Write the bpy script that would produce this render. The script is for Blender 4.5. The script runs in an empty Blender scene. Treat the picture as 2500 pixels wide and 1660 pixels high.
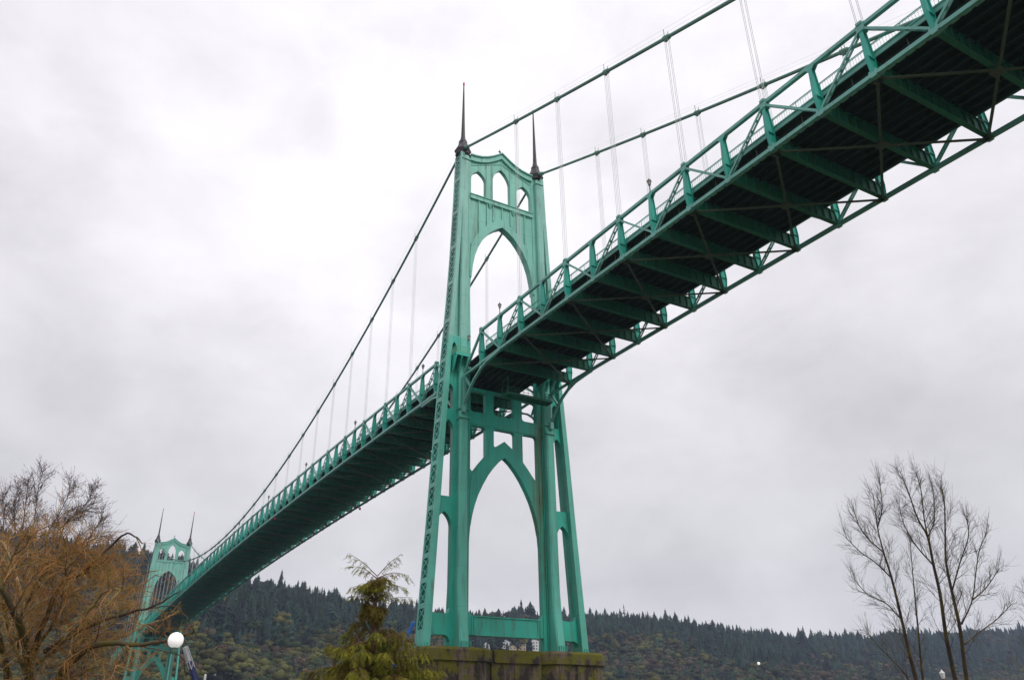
import bpy, bmesh, math, random
import numpy as np
from mathutils import Vector, Matrix

random.seed(7)
rng = np.random.default_rng(7)
S = bpy.context.scene
COL = S.collection
V = Vector

# ------------------------------------------------------------------ camera
CAM = V((110.58, -62.93, -12.35))
YAW, PITCH, ROLL, FPX = 0.5314, 0.4668, -0.0176, 1964.54
fwd = V((-math.cos(YAW)*math.cos(PITCH), math.sin(YAW)*math.cos(PITCH), math.sin(PITCH)))
rgt = V((math.sin(YAW), math.cos(YAW), 0))
upv = rgt.cross(fwd)
rgt, upv = math.cos(ROLL)*rgt + math.sin(ROLL)*upv, -math.sin(ROLL)*rgt + math.cos(ROLL)*upv
cam_d = bpy.data.cameras.new('camera')
cam_d.sensor_fit = 'HORIZONTAL'
cam_d.sensor_width = 36
cam_d.lens = FPX/2500*36
cam_d.clip_start = 0.1
cam_d.clip_end = 9000
cam = bpy.data.objects.new('camera', cam_d)
COL.objects.link(cam)
m3 = Matrix((rgt, upv, -fwd)).transposed()
cam.matrix_world = Matrix.Translation(CAM) @ m3.to_4x4()
S.camera = cam

def ray(u, v):
    return (fwd + rgt*((u-1250)/FPX) - upv*((v-830)/FPX))
def at(u, v, depth):
    return CAM + ray(u, v)*depth

# ------------------------------------------------------------------ helpers
def tag(o, label=None, cat=None, group=None, kind=None):
    if label: o['label'] = label
    if cat: o['category'] = cat
    if group: o['group'] = group
    if kind: o['kind'] = kind
    return o

def empty(name, loc=(0, 0, 0), parent=None):
    o = bpy.data.objects.new(name, None)
    o.location = loc
    o.empty_display_size = 0.5
    COL.objects.link(o)
    if parent: o.parent = parent
    return o

def copy_tree(o, parent=None):
    c = o.copy()
    COL.objects.link(c)
    if parent is not None:
        c.parent = parent
        c.matrix_parent_inverse = o.matrix_parent_inverse.copy()
    for ch in list(o.children):
        copy_tree(ch, c)
    return c

class MB:
    def __init__(s):
        s.v = []; s.f = []
    def add(s, vs, fs):
        n = len(s.v)
        s.v += [tuple(a) for a in vs]
        s.f += [tuple(i+n for i in f) for f in fs]
    def hexa(s, p):      # 8 points: bottom 4 then top 4
        s.add(p, [(3, 2, 1, 0), (4, 5, 6, 7), (0, 1, 5, 4), (1, 2, 6, 5), (2, 3, 7, 6), (3, 0, 4, 7)])
    def box(s, x0, x1, y0, y1, z0, z1):
        s.hexa([(x0, y0, z0), (x1, y0, z0), (x1, y1, z0), (x0, y1, z0), (x0, y0, z1), (x1, y0, z1), (x1, y1, z1), (x0, y1, z1)])
    def bar(s, a, b, w, h, up=(0, 0, 1), w1=None, h1=None):
        a = V(a); b = V(b); d = (b-a).normalized(); u = V(up)
        side = d.cross(u)
        if side.length < 1e-4: side = d.cross(V((1, 0, 0)))
        side.normalize(); u = side.cross(d)
        w1 = w if w1 is None else w1; h1 = h if h1 is None else h1
        q = []
        for p, ww, hh in ((a, w, h), (b, w1, h1)):
            q += [p-side*ww/2-u*hh/2, p+side*ww/2-u*hh/2, p+side*ww/2+u*hh/2, p-side*ww/2+u*hh/2]
        s.hexa(q)
    def tube(s, pts, rad, n=6, cap=True):
        k = len(pts); base = len(s.v)
        prev = None
        for i in range(k):
            p = V(pts[i])
            d = (V(pts[min(i+1, k-1)]) - V(pts[max(i-1, 0)]))
            if d.length < 1e-9: d = V((0, 0, 1))
            d.normalize()
            if prev is None:
                a = d.orthogonal().normalized()
            else:
                a = prev - d*prev.dot(d)
                a = a.normalized() if a.length > 1e-6 else d.orthogonal().normalized()
            prev = a; b = d.cross(a)
            r = rad[i] if isinstance(rad, (list, tuple)) else rad
            for j in range(n):
                t = 2*math.pi*j/n
                q = p + (a*math.cos(t)+b*math.sin(t))*r
                s.v.append((q.x, q.y, q.z))
        for i in range(k-1):
            for j in range(n):
                j2 = (j+1) % n
                s.f.append((base+i*n+j, base+i*n+j2, base+(i+1)*n+j2, base+(i+1)*n+j))
        if cap:
            s.f.append(tuple(base+j for j in range(n))[::-1])
            s.f.append(tuple(base+(k-1)*n+j for j in range(n)))
    def lathe(s, prof, c=(0, 0, 0), n=12, rot=0.0):
        base = len(s.v)
        for r, z in prof:
            for j in range(n):
                t = 2*math.pi*j/n+rot
                s.v.append((c[0]+r*math.cos(t), c[1]+r*math.sin(t), c[2]+z))
        for i in range(len(prof)-1):
            for j in range(n):
                j2 = (j+1) % n
                s.f.append((base+i*n+j, base+i*n+j2, base+(i+1)*n+j2, base+(i+1)*n+j))
        s.f.append(tuple(base+j for j in range(n))[::-1])
        s.f.append(tuple(base+(len(prof)-1)*n+j for j in range(n)))
    def plate(s, loops, x0, x1):
        """polygon with holes in the (y, z) plane given thickness along x"""
        cu = bpy.data.curves.new('t', 'CURVE')
        cu.dimensions = '2D'; cu.fill_mode = 'BOTH'; cu.extrude = (x1-x0)/2
        for L in loops:
            sp = cu.splines.new('POLY'); sp.points.add(len(L)-1)
            for i, (a, b) in enumerate(L): sp.points[i].co = (a, b, 0, 1)
            sp.use_cyclic_u = True
        ob = bpy.data.objects.new('t', cu); COL.objects.link(ob)
        dg = bpy.context.evaluated_depsgraph_get()
        me = bpy.data.meshes.new_from_object(ob.evaluated_get(dg))
        xm = (x0+x1)/2
        s.add([(xm+v.co.z, v.co.x, v.co.y) for v in me.vertices], [tuple(p.vertices) for p in me.polygons])
        bpy.data.objects.remove(ob); bpy.data.curves.remove(cu); bpy.data.meshes.remove(me)
    def prism_y(s, poly, y0, y1):   # polygon in (x, z) extruded along y
        n = len(poly)
        s.add([(x, y0, z) for x, z in poly]+[(x, y1, z) for x, z in poly],
              [tuple(range(n)), tuple(range(2*n-1, n-1, -1))]+[(i, n+i, n+(i+1) % n, (i+1) % n) for i in range(n)])
    def prism_z(s, poly, z0, z1, k=1.0, c=(0, 0)):
        n = len(poly)
        s.add([(x, y, z0) for x, y in poly]+[(c[0]+(x-c[0])*k, c[1]+(y-c[1])*k, z1) for x, y in poly],
              [tuple(range(n))[::-1], tuple(range(n, 2*n))]+[(i, (i+1) % n, n+(i+1) % n, n+i) for i in range(n)])
    def build(s, name, mat, parent=None, loc=(0, 0, 0), smooth=False, fix=True):
        me = bpy.data.meshes.new(name)
        me.from_pydata(s.v, [], s.f)
        if fix:
            bm = bmesh.new(); bm.from_mesh(me)
            bmesh.ops.recalc_face_normals(bm, faces=bm.faces[:])
            bm.to_mesh(me); bm.free()
        me.materials.append(mat)
        if smooth:
            me.polygons.foreach_set('use_smooth', [True]*len(me.polygons))
        o = bpy.data.objects.new(name, me)
        o.location = loc
        COL.objects.link(o)
        if parent: o.parent = parent
        return o

def interp(tab, x):
    if x <= tab[0][0]: return tab[0][1]
    for (a, b), (c, d) in zip(tab, tab[1:]):
        if x <= c: return b+(d-b)*(x-a)/(c-a)
    return tab[-1][1]

# ------------------------------------------------------------------ materials
def mat_new(name):
    m = bpy.data.materials.new(name); m.use_nodes = True
    nt = m.node_tree
    return m, nt, nt.nodes['Principled BSDF']
def N(nt, t, **kw):
    n = nt.nodes.new(t)
    for k, v in kw.items():
        if k in n.inputs: n.inputs[k].default_value = v
        else: setattr(n, k, v)
    return n
def mixc(nt, fac, a, b, mode='MIX'):
    n = nt.nodes.new('ShaderNodeMix'); n.data_type = 'RGBA'; n.blend_type = mode
    for sock, val in ((0, fac), (6, a), (7, b)):
        if hasattr(val, 'links') or hasattr(val, 'is_output'): nt.links.new(val, n.inputs[sock])
        else: n.inputs[sock].default_value = val if sock == 0 else (*val, 1)
    return n.outputs[2]
def ramp(nt, sock, stops):
    r = nt.nodes.new('ShaderNodeValToRGB')
    e = r.color_ramp.elements
    while len(e) < len(stops): e.new(0.5)
    for el, (p, c) in zip(e, stops):
        el.position = p; el.color = (*c, 1) if isinstance(c, tuple) else (c, c, c, 1)
    nt.links.new(sock, r.inputs[0])
    return r.outputs[0]

def paint(name, base, streak=(0.06, 0.10, 0.045), amount=0.35, rough=0.42, seams=True, moss=0.0, upper=None, stain=False):
    m, nt, b = mat_new(name)
    tc = N(nt, 'ShaderNodeNewGeometry')
    mp = N(nt, 'ShaderNodeMapping'); nt.links.new(tc.outputs['Position'], mp.inputs['Vector'])
    mp.inputs['Scale'].default_value = (0.9, 0.9, 0.09)
    n1 = N(nt, 'ShaderNodeTexNoise', Scale=1.6, Detail=6.0, Roughness=0.65); nt.links.new(mp.outputs[0], n1.inputs['Vector'])
    n2 = N(nt, 'ShaderNodeTexNoise', Scale=0.16, Detail=4.0); nt.links.new(tc.outputs['Position'], n2.inputs['Vector'])
    n3 = N(nt, 'ShaderNodeTexNoise', Scale=3.0, Detail=5.0); nt.links.new(tc.outputs['Position'], n3.inputs['Vector'])
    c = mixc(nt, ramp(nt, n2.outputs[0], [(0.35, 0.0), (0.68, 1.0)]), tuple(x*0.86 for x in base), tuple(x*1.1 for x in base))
    if upper:      # sky sheen on the upper tower painted in as a paler base above the walkway
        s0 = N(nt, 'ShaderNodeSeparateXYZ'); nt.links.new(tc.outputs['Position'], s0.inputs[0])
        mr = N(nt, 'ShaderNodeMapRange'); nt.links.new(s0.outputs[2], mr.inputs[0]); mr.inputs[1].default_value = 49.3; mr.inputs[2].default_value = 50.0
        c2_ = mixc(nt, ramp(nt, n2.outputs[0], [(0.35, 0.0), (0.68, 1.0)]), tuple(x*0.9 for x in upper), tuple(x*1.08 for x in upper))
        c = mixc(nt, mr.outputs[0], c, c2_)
    f = ramp(nt, n1.outputs[0], [(0.52, 0.0), (0.72, amount)])
    c = mixc(nt, f, c, streak)
    f3 = ramp(nt, n3.outputs[0], [(0.62, 0.0), (0.74, 0.25)])
    c = mixc(nt, f3, c, tuple(x*0.6 for x in base))
    nr = N(nt, 'ShaderNodeTexNoise', Scale=0.9, Detail=8.0, Roughness=0.75); nt.links.new(mp.outputs[0], nr.inputs['Vector'])
    c = mixc(nt, ramp(nt, nr.outputs[0], [(0.57, 0.0), (0.68, 0.65)]), c, (0.085, 0.085, 0.04))
    if seams:
        sx = N(nt, 'ShaderNodeSeparateXYZ'); nt.links.new(tc.outputs['Position'], sx.inputs[0])
        md = N(nt, 'ShaderNodeMath', operation='PINGPONG'); nt.links.new(sx.outputs[2], md.inputs[0]); md.inputs[1].default_value = 2.9
        lt = N(nt, 'ShaderNodeMath', operation='LESS_THAN'); nt.links.new(md.outputs[0], lt.inputs[0]); lt.inputs[1].default_value = 0.03
        mu = N(nt, 'ShaderNodeMath', operation='MULTIPLY'); nt.links.new(lt.outputs[0], mu.inputs[0]); mu.inputs[1].default_value = 0.45
        c = mixc(nt, mu.outputs[0], c, tuple(x*0.4 for x in base))
    if moss:
        nm = N(nt, 'ShaderNodeTexNoise', Scale=0.35, Detail=6.0, Roughness=0.7); nt.links.new(mp.outputs[0], nm.inputs['Vector'])
        c = mixc(nt, ramp(nt, nm.outputs[0], [(0.48, 0.0), (0.66, moss)]), c, (0.10, 0.12, 0.03))
    if stain:      # old drainage stain down the inside of one leg
        s1 = N(nt, 'ShaderNodeSeparateXYZ'); nt.links.new(tc.outputs['Position'], s1.inputs[0])
        ya = ramp(nt, N2(nt, s1.outputs[1], 0.1), [(0.40, 0.0), (0.62, 1.0), (0.74, 1.0), (0.80, 0.0)])
        za = ramp(nt, N2(nt, s1.outputs[2], 0.02), [(0.02, 0.5), (0.3, 1.0), (0.72, 1.0), (0.80, 0.0)])
        ns = N(nt, 'ShaderNodeTexNoise', Scale=0.7, Detail=6.0, Roughness=0.7); nt.links.new(mp.outputs[0], ns.inputs['Vector'])
        f = mixc(nt, 1.0, mixc(nt, 1.0, ya, za, 'MULTIPLY'), ramp(nt, ns.outputs[0], [(0.36, 0.0), (0.6, 0.85)]), 'MULTIPLY')
        c = mixc(nt, f, c, (0.085, 0.105, 0.04))
    nt.links.new(c, b.inputs['Base Color'])
    b.inputs['Roughness'].default_value = rough
    return m

def N2(nt, sock, k):
    q = N(nt, 'ShaderNodeMath', operation='MULTIPLY'); nt.links.new(sock, q.inputs[0]); q.inputs[1].default_value = k
    return q.outputs[0]
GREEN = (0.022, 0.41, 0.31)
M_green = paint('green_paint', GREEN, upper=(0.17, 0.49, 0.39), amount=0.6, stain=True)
M_lit_green = paint('front_lit_green_paint', (0.095, 0.44, 0.345), upper=(0.21, 0.49, 0.405), amount=0.5)  # paler copy of the tower green: light on the projecting faces painted in
M_truss = paint('green_truss_paint', (0.02, 0.40, 0.31), amount=0.3, seams=False)
M_chord = paint('pale_chord_paint', (0.15, 0.43, 0.365), amount=0.35, seams=False)  # paler green than the truss posts
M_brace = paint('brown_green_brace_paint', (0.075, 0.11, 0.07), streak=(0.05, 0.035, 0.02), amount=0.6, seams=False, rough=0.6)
M_string = paint('shade_dark_stringer_paint', (0.016, 0.06, 0.034), streak=(0.03, 0.02, 0.015), amount=0.7, seams=False, rough=0.7)  # deck shade put into the dark base; the brown streaks are grime
M_under = paint('green_floor_steel_paint', (0.012, 0.18, 0.105), streak=(0.03, 0.035, 0.02), amount=0.6, seams=False, rough=0.6)  # green darkened to paint in the shade below the deck
M_cable = paint('cable_paint', (0.12, 0.27, 0.205), streak=(0.12, 0.12, 0.06), amount=0.4, seams=False, rough=0.55)

def simple(name, col, rough=0.6, var=0.25, scale=4.0, metallic=0.0, emit=0.0):
    m, nt, b = mat_new(name)
    g = N(nt, 'ShaderNodeNewGeometry')
    n = N(nt, 'ShaderNodeTexNoise', Scale=scale, Detail=5.0); nt.links.new(g.outputs['Position'], n.inputs['Vector'])
    c = mixc(nt, ramp(nt, n.outputs[0], [(0.3, 0.0), (0.7, 1.0)]), tuple(x*(1-var) for x in col), tuple(min(1, x*(1+var)) for x in col))
    nt.links.new(c, b.inputs['Base Color'])
    b.inputs['Roughness'].default_value = rough
    b.inputs['Metallic'].default_value = metallic
    if emit:
        b.inputs['Emission Color'].default_value = (1, 0.98, 0.97, 1); b.inputs['Emission Strength'].default_value = emit
    return m
M_slab = simple('deck_concrete', (0.02, 0.042, 0.03), 0.85)  # near-black base carries the underside shade in its colour
M_spire = simple('dark_copper', (0.035, 0.026, 0.026), 0.5, 0.4, 1.5)
M_red = simple('red_lens', (0.55, 0.03, 0.03), 0.3)
M_rope = simple('galvanised_rope', (0.55, 0.56, 0.56), 0.45)
M_dark = simple('dark_iron', (0.03, 0.045, 0.04), 0.5)
M_glass = simple('lantern_glass', (0.35, 0.34, 0.3), 0.2)
M_pipe = simple('pipe_grey', (0.12, 0.15, 0.13), 0.5)
M_railgreen = simple('pale_green_rail', (0.12, 0.42, 0.24), 0.5)
M_globe = simple('white_globe_acrylic', (0.9, 0.88, 0.9), 0.25, 0.02, emit=0.42)
M_polegreen = simple('lamp_pole_green', (0.07, 0.14, 0.11), 0.5)
M_white = simple('white_paint', (0.75, 0.75, 0.74), 0.5, 0.08)
M_tan = simple('tan_siding', (0.46, 0.36, 0.24), 0.7, 0.12)
M_roofgrey = simple('grey_shingle', (0.11, 0.11, 0.12), 0.85)
M_roofblue = simple('blue_grey_roof', (0.20, 0.30, 0.36), 0.7)
M_window = simple('dark_window', (0.02, 0.025, 0.03), 0.15)
M_cblue = simple('dark_blue_paint', (0.02, 0.03, 0.16), 0.45)
M_lblue = simple('bright_blue_paint', (0.03, 0.22, 0.62), 0.45)

def concrete_moss():
    m, nt, b = mat_new('mossy_concrete')
    g = N(nt, 'ShaderNodeNewGeometry')
    sx = N(nt, 'ShaderNodeSeparateXYZ'); nt.links.new(g.outputs['Position'], sx.inputs[0])
    mp = N(nt, 'ShaderNodeMapping'); nt.links.new(g.outputs['Position'], mp.inputs['Vector']); mp.inputs['Scale'].default_value = (1, 1, 0.28)
    n1 = N(nt, 'ShaderNodeTexNoise', Scale=0.55, Detail=8.0, Roughness=0.7); nt.links.new(mp.outputs[0], n1.inputs['Vector'])
    n2 = N(nt, 'ShaderNodeTexNoise', Scale=0.5, Detail=7.0, Roughness=0.7); nt.links.new(g.outputs['Position'], n2.inputs['Vector'])
    n3 = N(nt, 'ShaderNodeTexNoise', Scale=6.0, Detail=6.0); nt.links.new(g.outputs['Position'], n3.inputs['Vector'])
    c = mixc(nt, n3.outputs[0], (0.07, 0.048, 0.034), (0.24, 0.17, 0.13))
    # board marks
    w = N(nt, 'ShaderNodeMath', operation='PINGPONG'); nt.links.new(sx.outputs[2], w.inputs[0]); w.inputs[1].default_value = 0.32
    lt = N(nt, 'ShaderNodeMath', operation='LESS_THAN'); nt.links.new(w.outputs[0], lt.inputs[0]); lt.inputs[1].default_value = 0.025
    mu = N(nt, 'ShaderNodeMath', operation='MULTIPLY'); nt.links.new(lt.outputs[0], mu.inputs[0]); mu.inputs[1].default_value = 0.6
    c = mixc(nt, mu.outputs[0], c, (0.06, 0.05, 0.04))
    c = mixc(nt, ramp(nt, n1.outputs[0], [(0.40, 0.0), (0.54, 0.95)]), c, (0.022, 0.017, 0.012))
    # moss is thickest on the cap
    ml = N(nt, 'ShaderNodeMapRange'); nt.links.new(sx.outputs[2], ml.inputs[0])
    ml.inputs[1].default_value = -4.5; ml.inputs[2].default_value = -0.3; ml.inputs[3].default_value = -0.03; ml.inputs[4].default_value = 0.10
    ad = N(nt, 'ShaderNodeMath', operation='ADD'); nt.links.new(n2.outputs[0], ad.inputs[0]); nt.links.new(ml.outputs[0], ad.inputs[1])
    mossc = mixc(nt, n3.outputs[0], (0.025, 0.024, 0.002), (0.20, 0.185, 0.006))
    c = mixc(nt, ramp(nt, ad.outputs[0], [(0.50, 0.0), (0.60, 0.97)]), c, mossc)
    nt.links.new(c, b.inputs['Base Color']); b.inputs['Roughness'].default_value = 0.9
    bp = N(nt, 'ShaderNodeBump', Strength=0.5, Distance=0.05); nt.links.new(n3.outputs[0], bp.inputs['Height']); nt.links.new(bp.outputs[0], b.inputs['Normal'])
    return m
M_pier = concrete_moss()

def bark(name, a, b_, moss=None, scale=3.0):
    m, nt, b = mat_new(name)
    g = N(nt, 'ShaderNodeNewGeometry')
    n = N(nt, 'ShaderNodeTexNoise', Scale=scale, Detail=6.0, Roughness=0.65); nt.links.new(g.outputs['Position'], n.inputs['Vector'])
    c = mixc(nt, ramp(nt, n.outputs[0], [(0.35, 0.0), (0.65, 1.0)]), a, b_)
    if moss:
        n2 = N(nt, 'ShaderNodeTexNoise', Scale=scale*0.6, Detail=4.0); nt.links.new(g.outputs['Position'], n2.inputs['Vector'])
        c = mixc(nt, ramp(nt, n2.outputs[0], [(0.45, 0.0), (0.6, 0.85)]), c, moss)
    nt.links.new(c, b.inputs['Base Color']); b.inputs['Roughness'].default_value = 0.85
    return m
M_bark_moss = bark('mossy_bark', (0.05, 0.035, 0.02), (0.11, 0.085, 0.055), (0.10, 0.085, 0.012))
M_bark_pale = bark('pale_limb_bark', (0.14, 0.09, 0.035), (0.42, 0.31, 0.18), (0.11, 0.09, 0.02), 5.0)
M_twig_orange = bark('orange_twig', (0.24, 0.095, 0.022), (0.52, 0.26, 0.075), None, 1.2)
M_twig_birch = bark('purple_brown_twig', (0.09, 0.06, 0.058), (0.19, 0.14, 0.13), None, 1.5)
M_twig_olive = bark('olive_twig', (0.15, 0.11, 0.02), (0.36, 0.26, 0.07), None, 1.5)
M_twig_dark = bark('grey_brown_twig', (0.05, 0.032, 0.028), (0.10, 0.07, 0.06), None, 1.5)
M_bark_yel = bark('yellow_lichen_bark', (0.05, 0.035, 0.025), (0.085, 0.06, 0.04), (0.15, 0.11, 0.02), 1.4)
M_twig_grey = bark('fine_grey_twig', (0.085, 0.072, 0.066), (0.16, 0.14, 0.125), None, 1.2)
M_cedar_leaf = bark('cedar_spray', (0.08, 0.105, 0.008), (0.31, 0.285, 0.02), (0.13, 0.085, 0.012), 2.2)
M_cedar_bark = bark('cedar_bark', (0.12, 0.06, 0.03), (0.25, 0.15, 0.09), None, 6.0)

def attr_mat(name, rough=0.9, attr='tint'):
    m, nt, b = mat_new(name)
    a = N(nt, 'ShaderNodeAttribute'); a.attribute_name = attr
    nt.links.new(a.outputs['Color'], b.inputs['Base Color']); b.inputs['Roughness'].default_value = rough
    b.inputs['Specular IOR Level'].default_value = 0.15
    return m
M_forest = attr_mat('forest_foliage')

# ------------------------------------------------------------------ tower
L = 368.2
Y_OUT = [(0, 14.1), (18, 12.95), (33, 12.1), (44, 11.4), (57, 10.5), (66, 10.0), (80, 9.45), (90, 9.2)]
STRUT_W = [(0, 1.15), (18, 0.95), (44, 0.8), (90, 0.72)]
yo = lambda z: interp(Y_OUT, z)
yi = lambda z: yo(z)-interp(STRUT_W, z)
IN = 6.5

def pointed(y0, y1, zb, zs, za, n=7, fillet=0.0, slant=None):
    """pointed-arch opening, from bottom zb, springing zs, apex za; slant(z) gives the outer edge"""
    o = slant or (lambda z: y1)
    pts = []
    if fillet:
        f = fillet
        pts += [(y0, zb+f), (y0+f*.3, zb+f*.3), (y0+f, zb), (o(zb)-f, zb), (o(zb)-f*.3, zb+f*.3)]
        pts += [(o(zb+f), zb+f)]
    else:
        pts += [(y0, zb), (o(zb), zb)]
    for k in range(1, 4): pts.append((o(zb+(zs-zb)*k/4), zb+(zs-zb)*k/4))
    ym = (y0+o(zs))/2; h = (o(zs)-y0)/2
    for k in range(n+1):
        q = math.pi/3*k/n; pts.append((ym+h*(2*math.cos(q)-1), zs+(za-zs)*math.sin(q)/math.sin(math.pi/3)))
    for k in range(n-1, -1, -1):
        q = math.pi/3*k/n; pts.append((ym-h*(2*math.cos(q)-1), zs+(za-zs)*math.sin(q)/math.sin(math.pi/3)))
    return pts

def mirror(loop): return [(-a, b) for a, b in loop]

def make_tower():
    T = empty('bridge_tower')
    for s in (-1, 1):
        side = (lambda L_: L_) if s > 0 else mirror
        # web of the leg with its openings
        m = MB()
        outer = [(IN, 0)]
        # arched notch at the foot
        outer += [(9.45, 0), (9.45, 1.1), (9.75, 1.75), (10.3, 2.0), (12.0, 2.0), (12.6, 1.75), (12.95, 1.1), (13.0, 0)]
        for z in (0, 6, 12, 18, 24, 33, 44, 50, 57, 66, 80, 89.6): outer.append(((yo(z)+yi(z))/2, z))
        outer += [(6.75, 89.6), (6.75, 62), (IN, 50)]
        holes = [pointed(9.5, 10.4, 46.1, 47.4, 48.5), pointed(9.6, 10.75, 36.7, 39.8, 41.1),
                 pointed(9.5, 0, 22.2, 33.2, 34.8, slant=lambda z: yi(z)-0.02), pointed(9.5, 0, 4.9, 17.5, 19.8, fillet=0.8, slant=lambda z: yi(z)-0.02)]
        m.plate([side(outer)]+[side(h) for h in holes], -0.55, 0.55)
        # flush plate above and around the walkway arch
        fl = [(8.9, 45.9), (yi(45.9)+.1, 45.9), (yi(49.7)+.1, 49.7), (8.9, 49.7)]
        m.plate([side(fl), side(pointed(9.5, 10.4, 46.1, 47.4, 48.5))], 0.55, 1.33)
        m.plate([side(fl), side(pointed(9.5, 10.4, 46.1, 47.4, 48.5))], -1.33, -0.55)
        # edge beads along the web
        for zb in (22.2, 19.8+0.35, 4.75, 2.05, 36.2):
            pass
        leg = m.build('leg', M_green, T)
        # pilaster with flared foot and cap ledge
        prof = [(2.98, 0), (2.75, 1.5), (2.2, 6), (1.95, 9), (1.9, 35), (1.45, 36.6), (1.4, 50), (1.38, 89.0)]
        p = MB()
        w0 = 0.75
        rings = []
        for x, z in prof:
            c = 0.22
            yc = 8.2
            ring = [(x-c, yc-w0), (x, yc-w0+c), (x, yc+w0-c), (x-c, yc+w0)]
            ring = ring+[(-a, b) for a, b in ring[::-1]]
            rings.append([(a, s*b, z) for a, b in ring])
        vs = [q for r_ in rings for q in r_]; n = 8
        fs = [tuple(range(n)), tuple((len(rings)-1)*n+j for j in range(n))]
        for i in range(len(rings)-1):
            for j in range(n): fs.append((i*n+j, i*n+(j+1) % n, (i+1)*n+(j+1) % n, (i+1)*n+j))
        p.add(vs, fs)
        for zc, e, h in ((35.1, 0.17, 0.22), (36.7, -0.2, 0.2), (88.2, -0.42, 0.25)):
            x = 1.9+e
            p.box(-x-0.1, x+0.1, s*8.2-0.88, s*8.2+0.88, zc-h, zc+h*0.2)
        if s > 0:
            cd_ = MB()
            cd_.tube([(0.75, 7.2, 0.2), (0.75, 7.2, 34.0)], 0.07, 6)
            for k in range(12): cd_.box(0.5, 0.86, 7.1, 7.3, 1.5+k*2.9, 1.6+k*2.9)
        # base gussets
        for dy in (-0.85, -0.5, -0.15, 0.2, 0.55, 0.88):
            p.box(2.5, 3.05, s*8.2+dy-0.04, s*8.2+dy+0.04, 0.03, 1.0)
        p.build('pilaster', M_lit_green, leg)
        if s > 0: cd_.build('conduit', M_truss, leg)
        # outer strut: front and back plates, inner web
        st = MB()
        zs = [0, 6, 12, 18, 24, 33, 44, 50, 57, 66, 80, 89.5]
        lp = [(yo(z), z) for z in zs]+[(max(yi(z), 8.3), z) for z in zs[::-1]]
        st.plate([side(lp)], 1.12, 1.4)
        st.plate([side(lp)], -1.4, -1.12)
        lw = [(max(yi(z), 8.3)+0.14, z) for z in zs]+[(max(yi(z), 8.3), z) for z in zs[::-1]]
        st.plate([side(lw)], -1.12, 1.12)
        # side margins and foot blocks
        for x0, x1 in ((0.95, 1.12), (-1.12, -0.95)):
            lm = [(yo(z)-0.005, z) for z in zs]+[(yo(z)-0.07, z) for z in zs[::-1]]
            st.plate([side(lm)], x0, x1)
        for x in (-1.1, -0.4, 0.3, 1.0):
            st.box(x-0.04, x+0.04, s*14.02-0.12, s*14.02+0.22, 0.03, 0.8)
        st.box(1.38, 1.6, s*13.5-0.3, s*13.5-0.2, 0.03, 0.85); st.box(1.38, 1.6, s*13.5+0.2, s*13.5+0.3, 0.03, 0.85)
        strut = st.build('outer_strut', M_lit_green, leg)
        # lacing on the outer face: batten, then two crosses
        la = MB()
        z = 1.5
        la.plate([side([(yo(0)-0.01, 0), (yo(2.6)-0.01, 2.6), (yo(2.6)-0.06, 2.6), (yo(0)-0.06, 0)])], -0.95, 0.95)
        z = 2.6
        while z < 86:
            hx = 1.42 if z < 45 else 1.15
            for k in range(2 if z < 45 else 6):
                z1 = z+hx
                a = yo(z)-0.03; b_ = yo(z1)-0.03
                la.bar((-1.0, s*a, z), (1.0, s*b_, z1), 0.06, 0.2, up=(0, 0, 1))
                la.bar((1.0, s*(a-0.065), z), (-1.0, s*(b_-0.065), z1), 0.05, 0.2, up=(0, 0, 1))
                z = z1
            la.plate([side([(yo(z)-0.01, z), (yo(z+0.75)-0.01, z+0.75), (yo(z+0.75)-0.06, z+0.75), (yo(z)-0.06, z)])], -0.95, 0.95)
            z += 0.75
        la.build('lacing', M_lit_green, leg)
        # walkway balcony round the leg
        b = MB()
        xo, ya, yb = 2.85, 7.5, 10.35
        b.box(-xo, xo, min(s*ya, s*yb), max(s*ya, s*yb), 45.72, 45.95)
        for sx in (-1, 1):
            pr = [(sx*0.92, 43.2), (sx*1.6, 43.0), (sx*2.8, 45.1), (sx*2.8, 45.7), (sx*0.92, 45.7)]
            for y in (8.05, 9.2, 10.2):
                b.prism_y(pr, s*y-0.06, s*y+0.06)
            b.box(min(sx*2.74, sx*2.86), max(sx*2.74, sx*2.86), min(s*ya, s*yb), max(s*ya, s*yb), 45.5, 45.715)
        bal = b.build('balcony', M_green, T)
        for sx in (-1, 1):
            r = MB()
            for zz in (46.15, 47.15):
                r.box(min(sx*0.9, sx*2.8), max(sx*0.9, sx*2.8), s*10.3-0.04, s*10.3+0.04, zz-0.05, zz+0.05)
                r.box(sx*2.78-0.04, sx*2.78+0.04, min(s*7.6, s*10.3), max(s*7.6, s*10.3), zz-0.05, zz+0.05)
            for k in range(9): r.box(sx*(0.95+k*0.22)-0.02, sx*(0.95+k*0.22)+0.02, s*10.3-0.02, s*10.3+0.02, 45.95, 47.1)
            for k in range(13): r.box(sx*2.78-0.02, sx*2.78+0.02, s*(7.65+k*0.21)-0.02, s*(7.65+k*0.21)+0.02, 45.95, 47.1)
            r.build('railing', M_railgreen, bal)
        # spire
        sp = MB()
        sp.lathe([(1.3, 0), (1.5, 0.15), (1.38, 0.55), (1.68, 1.15), (1.62, 1.3), (1.08, 2.35), (0.86, 2.9), (0.84, 3.6), (0.56, 4.0), (0.42, 4.8), (0.36, 6.3), (0.31, 8.5), (0.25, 11.5), (0.19, 14.8), (0.12, 18.3)], n=8, rot=math.pi/8)
        spire = sp.build('spire', M_spire, T, loc=(0, s*8.25, 89.55))
        li = MB(); li.lathe([(0.15, 0), (0.2, 0.1), (0.2, 0.55), (0.12, 0.78)], n=8)
        li.build('beacon', M_red, spire, loc=(0, 0, 18.3))
    # bottom strut between the legs
    m = MB()
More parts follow.
